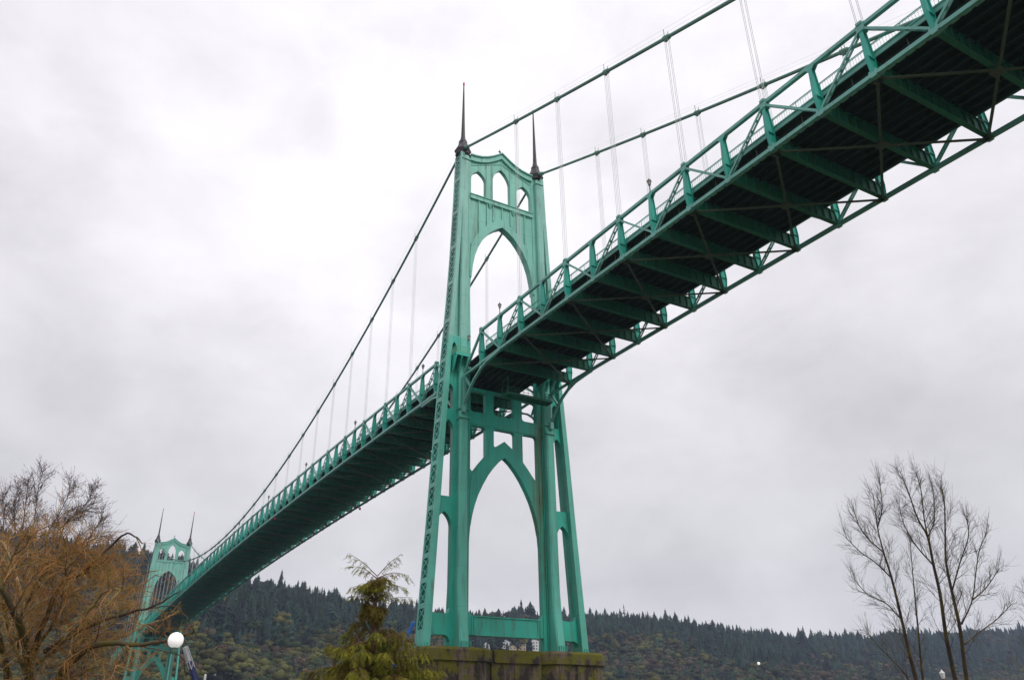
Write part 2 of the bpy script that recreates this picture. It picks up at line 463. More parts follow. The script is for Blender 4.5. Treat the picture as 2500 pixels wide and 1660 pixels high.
    poly = [(-IN, 2.2), (IN, 2.2), (IN, 5.6), (IN-0.35, 5.05), (IN-0.9, 4.8), (-IN+0.9, 4.8), (-IN+0.35, 5.05), (-IN, 5.6)]
    m.plate([poly], -0.45, 0.45)
    for z in (2.12, 4.72):
        m.box(-0.62, 0.62, -5.55, 5.55, z, z+0.16)
    for y in (-5.9, -5.5, 5.5, 5.9): m.box(0.4, 0.56, y-0.06, y+0.06, 2.3, 4.7)
    m.build('bottom_strut', M_green, T)
    # lower portal: pointed arch, cross beam and posts
    intr = [(0, 29.9), (1.1, 29.0), (2.2, 27.75), (3.1, 26.5), (4.1, 24.75), (4.9, 23.1), (5.5, 21.4), (5.95, 19.7), (6.25, 18.0), (6.42, 16.0), (6.49, 13.5)]
    rim = [(0, 32.7), (1.0, 31.95), (2.0, 31.15), (3.5, 29.7), (4.5, 28.5), (5.4, 27.3), (5.9, 26.75), (6.2, 26.8), (6.35, 27.2)]
    rz = lambda y: interp(rim, y)
    m = MB()
    outer = [(-IN-.02, 13.5)]+[(-y, z) for y, z in intr[::-1]][1:]+intr[1:-1]+[(IN+.02, 13.5), (IN+.02, 41.3), (-IN-.02, 41.3)]
    def ropen(y0, y1, z0f, z1, f=0.45):
        pts = []
        ys = [y0+(y1-y0)*k/8 for k in range(9)]
        pts += [(y, z0f(y)) for y in ys]
        pts += [(y1, z1-f), (y1-f*.3, z1-f*.3), (y1-f, z1), (y0+f, z1), (y0+f*.3, z1-f*.3), (y0, z1-f)]
        return pts
    side_lo = ropen(3.5, 6.35, rz, 34.6)
    cen = [(-2.0, rz(2.0)+0.5), (-1.75, rz(1.75)+0.15), (-1.3, rz(1.3)+0.08), (0, 32.72), (1.3, rz(1.3)+0.08), (1.75, rz(1.75)+0.15), (2.0, rz(2.0)+0.5),
           (2.0, 34.15), (1.86, 34.47), (1.55, 34.6), (-1.55, 34.6), (-1.86, 34.47), (-2.0, 34.15)]
    def rrect(y0, y1, z0, z1, f=0.45):
        return [(y0+f, z0), (y1-f, z0), (y1-.3*f, z0+.3*f), (y1, z0+f), (y1, z1-f), (y1-.3*f, z1-.3*f), (y1-f, z1), (y0+f, z1), (y0+.3*f, z1-.3*f), (y0, z1-f), (y0, z0+f), (y0+.3*f, z0+.3*f)]
    m.plate([outer, side_lo, mirror(side_lo), cen, rrect(-2, 2, 37.0, 40.9), rrect(3.5, 6.35, 37.0, 40.7), mirror(rrect(3.5, 6.35, 37.0, 40.7))], -0.45, 0.45)
    port = m.build('lower_portal', M_green, T)
    # arch rib standing proud
    a = MB()
    ri = [(y, z+0.0) for y, z in intr[:-2]]
    ro = [(0, 32.6), (1.0, 31.85), (2.0, 31.05), (3.5, 29.6), (4.5, 28.4), (5.4, 27.15), (6.0, 26.2), (6.3, 25.0), (6.45, 22)]
    for x0, x1 in ((0.45, 0.53), (-0.53, -0.45)):
        rib = [(-y, z) for y, z in ri[::-1]]+ri[1:]+[(y, z) for y, z in ro[::-1]]+[(-y, z) for y, z in ro[1:]]
        a.plate([rib], x0, x1)
        a.plate([[(-IN, 34.75), (IN, 34.75), (IN, 36.85), (-IN, 36.85)]], x0, x1)
    a.build('arch_rib', M_green, port)
    # upper portal
    big = [(0, 75.3), (1.2, 74.6), (2.4, 73.6), (3.5, 72.3), (4.4, 70.9), (5.2, 69.2), (5.85, 67.2), (6.25, 65.0), (6.5, 62.5), (6.68, 58.5), (6.76, 54), (6.76, 50)]
    gtop = [(0, 92.9), (1.0, 92.15), (2.0, 91.45), (3.2, 90.75), (4.5, 90.25), (5.8, 90.0), (6.9, 89.95)]
    g0 = [(y, z-1.2) for y, z in gtop]
    m = MB()
    outer = [(-y, z) for y, z in big[::-1]]+big[1:]+[(6.78, 50), (6.78, g0[-1][1])]+g0[::-1][1:]+[(-y, z) for y, z in g0[1:-1]]+[(-6.78, g0[-1][1]), (-6.78, 50)]
    a1 = pointed(3.4, 6.6, 80.75, 84.6, 86.9)
    a0 = pointed(-1.95, 1.95, 80.75, 85.4, 89.15)
    m.plate([outer, a1, mirror(a1), a0], -0.42, 0.42)
    up = m.build('upper_portal', M_green, T)
    c = MB()
    band = [(-y, z) for y, z in gtop[::-1]]+gtop[1:]+[(y, z-1.25) for y, z in gtop[::-1]]+[(-y, z-1.25) for y, z in gtop[1:]]
    c.plate([band], 0.42, 0.85); c.plate([band], -0.85, -0.42)
    top = [(-y, z+0.12) for y, z in gtop[::-1]]+[(y, z+0.12) for y, z in gtop[1:]]+[(y, z-0.12) for y, z in gtop[::-1]]+[(-y, z-0.12) for y, z in gtop[1:]]
    c.plate([top], -1.15, 1.15)
    c.build('gable_cornice', M_green, up)
    r = MB()
    off = []
    bb = big[:9]
    for i, (y, z) in enumerate(bb):
        y0, z0 = bb[max(i-1, 0)]; y1, z1 = bb[min(i+1, len(bb)-1)]
        d = math.hypot(y1-y0, z1-z0); ny, nz = -(z1-z0)/d, (y1-y0)/d
        off.append((0 if i == 0 else min(y+1.45*abs(ny), 6.78), z+(1.85 if i == 0 else 1.45*abs(nz))))
    for x0, x1 in ((0.42, 0.72), (-0.72, -0.42)):
        rib = [(-y, z) for y, z in bb[::-1]]+bb[1:]+off[::-1]+[(-y, z) for y, z in off[1:]]
        r.plate([rib], x0, x1)
    r.build('arch_rib', M_green, up)
    bm_ = MB()
    for sg in (-1, 1):
        lo, hi = sorted((sg*0.425, sg*0.8))
        bm_.box(lo, hi, -6.9, 6.9, 79.85, 80.7)
        lo, hi = sorted((sg*0.425, sg*0.95))
        bm_.box(lo, hi, -6.9, 6.9, 80.702, 80.85)
        for y in (-5.0, -3.25, -1.9, 0, 1.9, 3.25, 5.0):
            zb = interp([(0, 77.1), (1.9, 76.2), (3.25, 74.8), (5.0, 72.4)], abs(y))
            lo, hi = sorted((sg*0.425, sg*0.66))
            bm_.box(lo, hi, y-0.09, y+0.09, zb, 79.84)
        for y in (-2.6, 2.6):
            bm_.hexa([(sg*0.425, y-0.12, 78.9), (sg*0.5, y-0.12, 78.9), (sg*0.5, y+0.12, 78.9), (sg*0.425, y+0.12, 78.9), (sg*0.425, y-0.5, 79.84), (sg*0.9, y-0.5, 79.84), (sg*0.9, y+0.5, 79.84), (sg*0.425, y+0.5, 79.84)])
        for y in (-3.35, -2.0, 2.0, 3.35):
            lo, hi = sorted((sg*0.425, sg*0.52))
            bm_.box(lo, hi, y-0.06, y+0.06, 80.86, 89.2)
        lo, hi = sorted((sg*0.425, sg*0.53))
        for q in (-1, 1):
            bm_.plate([[(q*0, 90.6), (q*6.6, 87.9), (q*6.6, 87.7), (q*0, 90.4)]], lo, hi)
        for y in (-5, 0, 5):
            bm_.box(lo, hi, y-0.05, y+0.05, 87 if y else 89.3, 91.4 if y == 0 else 89.0)
    bm_.build('crossbeam', M_green, up)
    fi = MB(); fi.lathe([(0.3, 0), (0.12, 0.15), (0.1, 1.0), (0.16, 1.05), (0.05, 1.6)], n=8)
    fi.box(-0.06, 0.06, -0.3, 0.3, 0.95, 1.1)
    fi.build('finial', M_dark, up, loc=(0, 0, 92.95))
    # tower-top cable saddles
    for s in (-1, 1):
        sd = MB()
        sd.tube([(-2.4, s*8.4, 90.35), (-1.2, s*8.4, 90.85), (0, s*8.4, 91.05), (1.2, s*8.4, 90.75), (2.6, s*8.4, 90.05)], [0.36, 0.45, 0.5, 0.45, 0.36], n=10)
        sd.box(-1.0, 1.0, s*8.4-0.5, s*8.4+0.5, 89.6, 90.7)
        sd.build('cable_saddle', M_cable, T)
    return T

tower = make_tower()
tag(tower, 'tall green Gothic steel bridge tower standing on the mossy concrete pier', 'bridge tower', 'towers of the suspension bridge')
far_tower = copy_tree(tower)
far_tower.location = (-L, 0, 0)
tag(far_tower, 'small distant green bridge tower partly behind bare orange-brown branches', 'bridge tower', 'towers of the suspension bridge')

# ------------------------------------------------------------------ pier
def make_pier():
    P = empty('bridge_pier')
    def octa(cy, hx, hy, ch):
        return [(hx, cy-hy+ch), (hx, cy+hy-ch), (hx-ch, cy+hy), (-hx+ch, cy+hy), (-hx, cy+hy-ch), (-hx, cy-hy+ch), (-hx+ch, cy-hy), (hx-ch, cy-hy)]
    m = MB()
    for cy in (-9.8, 9.8):
        m.prism_z(octa(cy, 4.6, 5.6, 1.7), -20, -1.78)
        for k in range(-1, 2):
            m.box(4.6, 4.72, cy+k*3.0-0.35, cy+k*3.0+0.35, -20, -1.79)
    m.box(-3.3, 3.3, -4.15, 4.15, -20, -1.78)
    m.box(3.3, 3.42, -0.4, 0.4, -20, -1.79)
    m.build('shaft', M_pier, P)
    c = MB()
    for cy in (-9.8, 9.8):
        c.prism_z(octa(cy, 4.95, 5.95, 1.85), -1.776, -0.35)
        c.prism_z(octa(cy, 4.95, 5.95, 1.85), -0.349, 0.0, 0.955, (0, cy))
    c.box(-3.65, 3.65, -3.84, 3.84, -1.776, -0.02)
    c.build('cap', M_pier, P)
    return P
pier = make_pier()
tag(pier, 'mossy concrete pier under the tall near bridge tower', 'bridge pier', 'piers of the suspension bridge')
pier2 = copy_tree(pier); pier2.location = (-L, 0, 0)
tag(pier2, 'distant concrete pier under the small far bridge tower', 'bridge pier', 'piers of the suspension bridge')

# ------------------------------------------------------------------ deck spans
W = 8.4
D = 5.81
PM = (L-18)/58
ZS = lambda d: 42.13-0.027*d-0.0001*d*d
ZM = lambda x: 42.82+3.47*(1-((x+L/2)/(L/2))**2)
side_x = [9.0+6.03*k for k in range(21)]
adj = [-.8, -.85, -.6, -.42, -.2, -.1, 0, .1, .22, .28, .3, .28, .03, -.2]
for k, d in enumerate(adj): side_x[k] += d
side_nodes = [(x, ZS(6.03*k)) for k, x in enumerate(side_x)]
main_nodes = [(-9-PM*k, ZM(-9-PM*k)) for k in range(59)]

def cable_z(x):
    if x > 0: return 91.3-0.4445*x+0.00034*x*x
    if x < -L:
        d = -L-x; return 91.3-0.4445*d+0.00034*d*d
    return 53.9+37.3*((x+L/2)/(L/2))**2

# shared meshes for repeated parts
def post_mesh():
    m = MB()
    prof = [(-0.2, 0.0), (-0.5, 1.9), (-0.46, 2.4), (-0.2, D), (0.2, D), (0.46, 2.4), (0.5, 1.9), (0.2, 0.0)]
    m.plate([prof], -0.035, 0.035)
    for sg in (-1, 1):
        pts = [(sg*0.2, 0.0), (sg*0.5, 1.9), (sg*0.46, 2.4), (sg*0.2, D)]
        for (a, b), (c, d) in zip(pts, pts[1:]):
            m.bar((0, a, b), (0, c, d), 0.40, 0.05, up=(0, 1, 0))
    for z, y in ((1.9, 0.5),):
        hx = 0.2 if z == 1.9 else 0.12
        m.box(0.035, hx, -y+0.03, y-0.03, z-0.025, z+0.025); m.box(-hx, -0.035, -y+0.03, y-0.03, z-0.025, z+0.025)
    o = m.build('post', M_truss); me = o.data; bpy.data.objects.remove(o); return me
POST = post_mesh()

def beam_mesh():
    m = MB()
    yb = 7.95
    m.box(-0.03, 0.03, -yb, yb, 0.06, 1.72)
    m.box(-0.26, 0.26, -yb, yb, 0.0, 0.06)
    m.box(-0.2, 0.2, -yb, yb, 1.72, 1.78)
    k = -7.2
    while k <= 7.21:
        m.box(0.03, 0.2, k-0.035, k+0.035, 0.06, 1.72); m.box(-0.2, -0.03, k-0.035, k+0.035, 0.06, 1.72)
        k += 1.2
    o = m.build('floor_beam', M_under); me = o.data; bpy.data.objects.remove(o); return me
BEAM = beam_mesh()

def link(name, me, parent, loc):
    o = bpy.data.objects.new(name, me); o.location = loc; COL.objects.link(o); o.parent = parent; return o

def diagonal(a, b, parent):
    m = MB()
    a = V(a); b = V(b); d = (b-a).normalized()
    a = a+d*0.3; b = b-d*0.3
    for sy in (-0.17, 0.17):
        o = V((0, sy, 0))
        m.bar(a+o, b+o, 0.09, 0.24, up=d.cross(V((0, 1, 0))))
    n = 6
    for k in range(n+1):
        t = 0.04+0.92*k/n
        p = a+(b-a)*t; l = 0.28 if k in (0, n) else 0.14
        for off in (-0.1, 0.1):
            q = p+d.cross(V((0, 1, 0)))*off
            m.bar(q-d*l, q+d*l, 0.27, 0.02, up=d.cross(V((0, 1, 0))))
    return m.build('diagonal', M_chord, parent)

def make_span(name, nodes, tower_dirs):
    """nodes: (x, z of bottom chord); tower_dirs: list of (end index, +1/-1 x direction to the tower, tower x)"""
    Sx = empty(name)
    n = len(nodes)
    for s in (-1, 1):
        y = s*W
        m = MB(); tc_ = MB()
        for (x0, z0), (x1, z1) in zip(nodes, nodes[1:]):
            # chords are open-bottomed boxes
            m.bar((x0, y, z0), (x1, y, z1), 0.42, 0.42)
            tc_.bar((x0, y, z0+D), (x1, y, z1+D), 0.40, 0.38)
            # lattice strip hanging below the bottom chord
            for k in range(6):
                t = (k+0.5)/6
                xx = x0+(x1-x0)*t; zz = z0+(z1-z0)*t
                m.bar((xx-0.34, y+s*(-0.12), zz-0.235), (xx+0.34, y+s*(-0.12), zz-0.235), 0.3, 0.04)
        for k, (x, z) in enumerate(nodes):
            # gusset plates
            for sy in (-0.235, 0.235):
                g = 0.5
                m.prism_y([(x-g, z-0.2), (x+g, z-0.2), (x+g*0.75, z+0.42), (x-g*0.75, z+0.42)], y+sy-0.02, y+sy+0.02)
                if k % 2 == 0:
                    tc_.prism_y([(x-g*0.8, z+D-0.5), (x+g*0.8, z+D-0.5), (x+g, z+D+0.2), (x-g, z+D+0.2)], y+sy-0.02, y+sy+0.02)
                else:
                    tc_.prism_y([(x-0.22, z+D-0.6), (x+0.22, z+D-0.6), (x+0.6, z+D-0.17), (x-0.6, z+D-0.17)], y+sy-0.02, y+sy+0.02)
            if k % 2 == 0:
                tc_.box(x-0.34, x+0.34, y-0.36, y+0.36, z+D-0.75, z+D-0.55)
                tc_.box(x-0.3, x+0.3, y-0.33, y+0.33, z+D+0.12, z+D+0.42)
            m.box(x-0.28, x+0.28, y-0.26, y+0.26, z-0.34, z-0.2)
        tr = m.build('truss', M_chord, Sx)
        tc_.build('top_chord', M_chord, tr)
        for k, (x, z) in enumerate(nodes):
            link('post', POST, tr, (x, y, z))
        for k in range(0, n, 2):
            x, z = nodes[k]
            if k > 0: diagonal((x, y, z+D-0.2), (nodes[k-1][0], y, nodes[k-1][1]+0.2), tr)
            if k < n-1: diagonal((x, y, z+D-0.2), (nodes[k+1][0], y, nodes[k+1][1]+0.2), tr)
        # arched bracket down to the tower at each tower end
        for e, dx, tx in tower_dirs:
            b = MB()
            z0 = nodes[e][1]; x0 = nodes[e][0]
            sg = -dx   # away from the tower
            X = lambda d: tx+sg*d
            pts = [(1.85, z0-5.2), (2.9, z0-4.2), (4.0, z0-3.1), (5.6, z0-1.95), (7.6, z0-1.05), (9.8, z0-0.5), (abs(nodes[1 if e == 0 else n-2][0]-tx)-0.1, z0-0.32)]
            pp = [(X(d), y, z) for d, z in pts]
            for p, q in zip(pp, pp[1:]): b.bar(p, q, 0.4, 0.34)
            b.bar((x0, y, z0), (X(2.1), y, z0+0.1), 0.40, 0.36)            # chord run on to the leg
            b.bar((x0, y, z0+D), (X(2.1), y, z0+0.5), 0.36, 0.34)          # inclined end post
            b.bar((X(2.3), y, z0), (X(4.3), y, z0-2.6), 0.3, 0.26)
            b.bar((x0, y, z0), (X(7.7), y, z0-0.9), 0.3, 0.3)
            b.bar((X(2.0), y, z0+0.3), (X(2.0), y, z0-5.0), 0.34, 0.3, up=(1, 0, 0))
            b.box(min(X(1.45), X(2.3)), max(X(1.45), X(2.3)), y-0.3, y+0.3, z0-6.3, z0-5.1)
            b.build('arch_bracket', M_chord, Sx)
        # fascia girder, railing
        f = MB(); r = MB()
        yf = s*7.62
        for (x0, z0), (x1, z1) in zip(nodes, nodes[1:]):
            f.bar((x0, yf, z0+2.62), (x1, yf, z1+2.62), 0.12, 0.5)
            f.bar((x0, yf-s*0.5, z0+2.88), (x1, yf-s*0.5, z1+2.88), 1.3, 0.06)
            for h, t in ((4.05, 0.07), (3.1, 0.05), (3.9, 0.04)):
                r.bar((x0, yf, z0+h), (x1, yf, z1+h), t, t)
            npk = 20
            for k in range(npk):
                t = k/npk; xx = x0+(x1-x0)*t; zz = z0+(z1-z0)*t
                wv = 0.05 if k % 10 == 0 else 0.018
                r.box(xx-wv/2, xx+wv/2, yf-wv/2, yf+wv/2, zz+2.9, zz+4.05)
        f.build('fascia_girder', M_chord, Sx)
        r.build('railing', M_truss, Sx)
    # floor beams, stringers, slab, bracing
    ends = []
    for e, dx, tx in tower_dirs:
        ends.append(tx-dx*1.2)
    run = list(nodes)
    for e, dx, tx in tower_dirs:
        q = (tx-dx*0.95, nodes[e][1]+0.02)
        run = [q]+run if e == 0 else run+[q]
    for k, (x, z) in enumerate(nodes):
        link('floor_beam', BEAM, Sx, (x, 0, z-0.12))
    for j in range(11):
        y = -6.3+12.6*j/10
        m = MB()
        for (x0, z0), (x1, z1) in zip(run, run[1:]):
            m.bar((x0, y, z0+1.86), (x1, y, z1+1.86), 0.03, 0.55)
            m.bar((x0, y, z0+1.57), (x1, y, z1+1.57), 0.2, 0.035)
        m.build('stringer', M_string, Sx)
    m = MB()
    for (x0, z0), (x1, z1) in zip(run, run[1:]):
        m.bar((x0, 0, z0+2.25), (x1, 0, z1+2.25), 13.3, 0.22)
        for s in (-1, 1):
            m.bar((x0, s*6.85, z0+2.62), (x1, s*6.85, z1+2.62), 1.4, 0.3)
            m.bar((x0, s*6.1, z0+2.65), (x1, s*6.1, z1+2.65), 0.22, 0.58)
    m.build('roadway_slab', M_slab, Sx)
    m = MB()
    for (x0, z0), (x1, z1) in zip(nodes, nodes[1:]):
        m.tube([(x0, -7.15, z0+1.35), (x1, -7.15, z1+1.35)], 0.09, 6)
        m.tube([(x0, -6.75, z0+1.2), (x1, -6.75, z1+1.2)], 0.05, 6)
        m.bar(((x0+x1)/2, -7.15, z0+1.3), ((x0+x1)/2, -7.15, z0+2.3), 0.06, 0.06)
    m.build('utility_pipe', M_pipe, Sx)
    for k in range(0, n-2, 2):
        m = MB()
        (x0, z0), (xm, zm), (x1, z1) = nodes[k], nodes[k+1], nodes[k+2]
        zz = -0.34
        a = V((x0, -W+0.3, z0+zz)); b = V((x1, W-0.3, z1+zz)); c = V((x0, W-0.3, z0+zz)); d = V((x1, -W+0.3, z1+zz))
        m.bar(a, b, 0.26, 0.12); m.bar(c+V((0, 0, 0.13)), d+V((0, 0, 0.13)), 0.26, 0.12)
        m.box(xm-0.55, xm+0.55, -0.55, 0.55, zm-0.43, zm-0.38)
        for q in (a, b, c, d):
            e = q+(V((xm, 0, q.z))-q).normalized()*0.3
            m.box(e.x-0.4, e.x+0.4, e.y-0.3, e.y+0.3, e.z-0.09, e.z-0.065)
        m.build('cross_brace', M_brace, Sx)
    return Sx

side_span = make_span('side_span', side_nodes, [(0, -1, 0.0)])
tag(side_span, 'near side span of green trussed bridge deck rising overhead at upper right', 'bridge deck', 'deck spans of the bridge')
main_span = make_span('main_span', main_nodes, [(0, 1, 0.0), (58, -1, -L)])
tag(main_span, 'long main span of green trussed bridge deck running between both towers', 'bridge deck', 'deck spans of the bridge')
far_span = copy_tree(side_span)
far_span.location = (-L, 0, 0); far_span.rotation_euler = (0, 0, math.pi)
tag(far_span, 'far side span of bridge deck beyond the small distant tower', 'bridge deck', 'deck spans of the bridge')

# ------------------------------------------------------------------ main cables with suspenders
node_x = [x for x, z in side_nodes[2::2]]
hang = [(x, z+D) for x, z in side_nodes[2::2]]+[(x, z+D) for x, z in main_nodes[2:57:2]]+[(-L-x, z+D) for x, z in side_nodes[2::2]]
def make_cable(s):
    y = s*W
    C = empty('main_cable')
    m = MB()
    xs = [130-2.6*k for k in range(49)]+[1.0, -1.0]
    xs = sorted(set([130-3*k for k in range(43)]+[1.2, 0, -1.2]+[-4-4*k for k in range(91)]+[-L+1.2, -L, -L-1.2]+[-L-4-3*k for k in range(43)]), reverse=True)
    m.tube([(x, y, min(cable_z(x), 91.25)-0.1) for x in xs], 0.24, 8)
    m.build('cable', M_cable, C, smooth=True)
    for sy in (-0.35, 0.35):
        h = MB()
        h.tube([(x, y+sy, cable_z(x)+1.15) for x in xs], 0.012, 3, cap=False)
        h.build('hand_rope', M_rope, C)
    for x, zt in hang:
        zc = cable_z(x)-0.1
        if zc-zt < 0.8: continue
        b = MB()
        sl = (cable_z(x-0.5)-cable_z(x+0.5))
        dv = V((1, 0, -sl)).normalized()
        p = V((x, y, zc))
        b.tube([p-dv*0.62, p-dv*0.5, p+dv*0.5, p+dv*0.62], [0.27, 0.36, 0.36, 0.27], 8)
        b.box(x-0.3, x+0.3, y-0.16, y+0.16, zc-0.5, zc-0.2)
        b.box(x-0.04, x+0.04, y-0.37, y-0.33, zc+0.1, zc+1.2); b.box(x-0.04, x+0.04, y+0.33, y+0.37, zc+0.1, zc+1.2)
        b.build('cable_band', M_cable, C)
        q = MB()
        for dx in (-0.3, 0.3):
            for dy in (-0.12, 0.12):
                q.tube([(x+dx, y+dy, zc-0.15), (x+dx, y+dy, zt+0.3)], 0.024, 4, cap=False)
        q.build('suspender', M_rope, C)
    return C
c1 = make_cable(-1)
tag(c1, 'green main suspension cable on the side nearest the viewer, with its suspender ropes', 'suspension cable', 'main cables of the bridge')
c2 = make_cable(1)
tag(c2, 'green main suspension cable on the bridge edge away from the viewer', 'suspension cable', 'main cables of the bridge')

# ------------------------------------------------------------------ lamps on the bridge
def make_bridge_lamp():
    o = empty('street_lamp')
    m = MB(); m.lathe([(0.16, 0), (0.16, 0.1), (0.075, 0.25), (0.06, 1.05), (0.13, 1.1), (0.1, 1.2)], n=8); m.build('pole', M_dark, o)
    m = MB(); m.lathe([(0.15, 1.2), (0.27, 1.72)], n=6); m.build('lantern', M_glass, o)
    m = MB(); m.lathe([(0.33, 1.72), (0.31, 1.78), (0.14, 1.98), (0.05, 2.05), (0.03, 2.25)], n=6)
    for k in range(6):
        t = k*math.pi/3
        m.bar((0.155*math.cos(t), 0.155*math.sin(t), 1.2), (0.275*math.cos(t), 0.275*math.sin(t), 1.72), 0.03, 0.03)
    m.build('lantern_cap', M_dark, o)
    return o
lamp0 = make_bridge_lamp()
tag(lamp0, cat='street lamp', group='lantern lamps along the bridge truss')
spots = [(side_nodes[1], 'lantern lamp on the side span truss just right of the near tower'),
         (side_nodes[7], 'lantern lamp on the side span truss halfway up to the right edge')]
words = ['first', 'second', 'third', 'fourth', 'fifth', 'sixth', 'seventh', 'eighth', 'ninth', 'tenth']
for j, k in enumerate(range(1, 56, 6)):
    spots.append((main_nodes[k], f'{words[j]} lantern lamp on the main span truss counting from the near tower'))
for i, ((x, z), lab) in enumerate(spots):
    o = lamp0 if i == 0 else copy_tree(lamp0)
    o.location = (x, -W, z+D+0.18)
    o['label'] = lab
wl = empty('wall_lantern', (1.15, -7.1, 49.3))
tag(wl, 'small dark lantern fixed to the near tower leg above the balcony', 'wall lamp')
m = MB(); m.bar((0, -0.4, 0.3), (0, 0, 0.3), 0.08, 0.1); m.bar((0, -0.36, 0.0), (0, 0, 0.28), 0.05, 0.06); m.build('bracket', M_dark, wl)
m = MB(); m.lathe([(0.14, 0.38), (0.25, 0.9)], n=6); m.build('lantern', M_glass, wl)
m = MB(); m.lathe([(0.33, 0.9), (0.12, 1.15), (0.03, 1.35)], n=6); m.lathe([(0.08, 0.2), (0.16, 0.38)], n=6); m.build('lantern_cap', M_dark, wl)

def nav_light(x, y, label):
    z = ZM(x)
    o = empty('navigation_light', (x, y, z-0.95)); tag(o, label, 'signal light')
    m = MB(); m.lathe([(0.05, 0.3), (0.05, 0.7)], n=6); m.lathe([(0.2, 0.26), (0.2, 0.32), (0.05, 0.42)], n=8); m.build('bracket', M_dark, o)
    m = MB(); m.lathe([(0.12, -0.3), (0.26, -0.2), (0.26, 0.15), (0.18, 0.25)], n=10); m.build('lens', M_red, o)
nav_light(-113.0, -W-0.1, 'small red light under the near edge of the main span')
nav_light(-92.0, W, 'small light hanging from the shaded far edge of the main span')

# inspection platform slung under the deck at the near tower
ip = empty('inspection_platform', (5.2, 0, 38.9))
tag(ip, 'railed inspection walkway slung under the deck beside the near tower', 'walkway')
m = MB(); m.box(-0.9, 0.9, -2.6, 6.2, 0, 0.1); m.box(-0.95, -0.85, -2.6, 6.2, -0.12, 0.22); m.box(0.85, 0.95, -2.6, 6.2, -0.12, 0.22)
for k in range(9): m.box(-0.85, 0.85, -2.5+k*1.07, -2.42+k*1.07, -0.14, -0.002)
m.build('walkway_floor', M_under, ip)
for x in (-0.9, 0.9):
    m = MB()
    for z in (0.7, 1.2): m.box(x-0.03, x+0.03, -2.6, 6.2, z-0.03, z+0.03)
    for k in range(12): m.box(x-0.025, x+0.025, -2.6+k*0.8-0.025, -2.6+k*0.8+0.025, 0.22, 1.2)
    for y in (-2.4, 5.9): m.box(x-0.05, x+0.05, y-0.05, y+0.05, 0.2, 3.2)
    m.build('railing', M_under, ip)

# ------------------------------------------------------------------ terrain, water
def ground_mat(name, a, b, scale=0.2, rough=0.95):
    return simple(name, tuple((x+y)/2 for x, y in zip(a, b)), rough, 0.4, scale)
M_bank = ground_mat('bank_grass', (0.05, 0.06, 0.02), (0.08, 0.075, 0.03))
M_hill = ground_mat('forest_floor', (0.025, 0.026, 0.018), (0.045, 0.04, 0.028), 0.05)
m_, nt, b = mat_new('river_water')
b.inputs['Base Color'].default_value = (0.02, 0.025, 0.022, 1); b.inputs['Roughness'].default_value = 0.12
g = N(nt, 'ShaderNodeNewGeometry'); n_ = N(nt, 'ShaderNodeTexNoise', Scale=0.4, Detail=4.0); nt.links.new(g.outputs['Position'], n_.inputs['Vector'])
bp_ = N(nt, 'ShaderNodeBump', Strength=0.4, Distance=0.3); nt.links.new(n_.outputs[0], bp_.inputs['Height']); nt.links.new(bp_.outputs[0], b.inputs['Normal'])
M_water = m_

def grid(name, xs, ys, zf, mat, kind='structure'):
    xs = np.asarray(xs, float); ys = np.asarray(ys, float)
    X, Y = np.meshgrid(xs, ys, indexing='ij')
    Z = zf(X, Y)
    v = np.stack([X.ravel(), Y.ravel(), Z.ravel()], 1)
    nx, ny = len(xs), len(ys)
    idx = np.arange(nx*ny).reshape(nx, ny)
    f = np.stack([idx[:-1, :-1], idx[1:, :-1], idx[1:, 1:], idx[:-1, 1:]], -1).reshape(-1, 4)
    me = bpy.data.meshes.new(name)
    me.from_pydata(v.tolist(), [], f.tolist())
    me.polygons.foreach_set('use_smooth', [True]*len(me.polygons))
    me.materials.append(mat)
    o = bpy.data.objects.new(name, me); COL.objects.link(o); o['kind'] = kind
    return o

def vnoise(X, Y, s, seed):
    r = np.random.default_rng(seed)
    out = 0
    for k in range(6):
        a, b, c = r.uniform(-1, 1), r.uniform(-1, 1), r.uniform(0, 6.28)
        out = out+np.sin((X*a+Y*b)/s*(1+0.35*k)+c)/(1+0.35*k)
    return out/2.5

RIDGE = [(-900, 200), (-300, 205), (-74, 200), (40, 198), (100, 187), (165, 175), (230, 170), (283, 157), (350, 155), (452, 149), (537, 160), (640, 163), (734, 162), (850, 156), (976, 147), (1167, 151), (1434, 172), (1760, 192), (2600, 205)]
rx = np.array([a for a, b in RIDGE]); rz_ = np.array([b for a, b in RIDGE])-19
XB, XR = -425.0, -900.0
def hill_z(X, Y):
    t = np.clip((XB-X)/(XB-XR), 0, 2)
    H = np.interp(Y, rx, rz_)
    tt = np.clip(t, 0, 1)
    prof = 0.62*tt+0.38*tt*tt*(3-2*tt)
    z = -9+(H+9)*prof
    z = z+np.where(t > 1, -(t-1)*30, 0)
    env = np.sin(np.pi*np.clip(t, 0, 1))
    z = z+env*(9*vnoise(X, Y, 90, 3)+5*vnoise(X, Y, 40, 4))
    return z
def bank_z(X, Y):
    z = np.where(X > 25, -13.95, -13.95-(25-X)*0.1)
    return z+0.1*vnoise(X, Y, 9, 8)
grid('ground', list(np.linspace(-5, 150, 32))+[220, 400], list(np.linspace(-140, 300, 60)), bank_z, M_bank)
grid('river', [-470, -300, -150, 0, 30], [-900, -300, 0, 300, 900, 2500], lambda X, Y: X*0-15.2, M_water)
grid('hills', np.linspace(-1180, -415, 70), np.linspace(-900, 2500, 220), hill_z, M_hill)

# ------------------------------------------------------------------ forest on the far hills (reads as one mass)
Rm = np.array([list(rgt), list(upv), list(fwd)])
camv = np.array(CAM)
def project(P):
    d = (P-camv)@Rm.T
    z = np.maximum(d[:, 2], 1)
    return 1250+FPX*d[:, 0]/z, 830-FPX*d[:, 1]/z

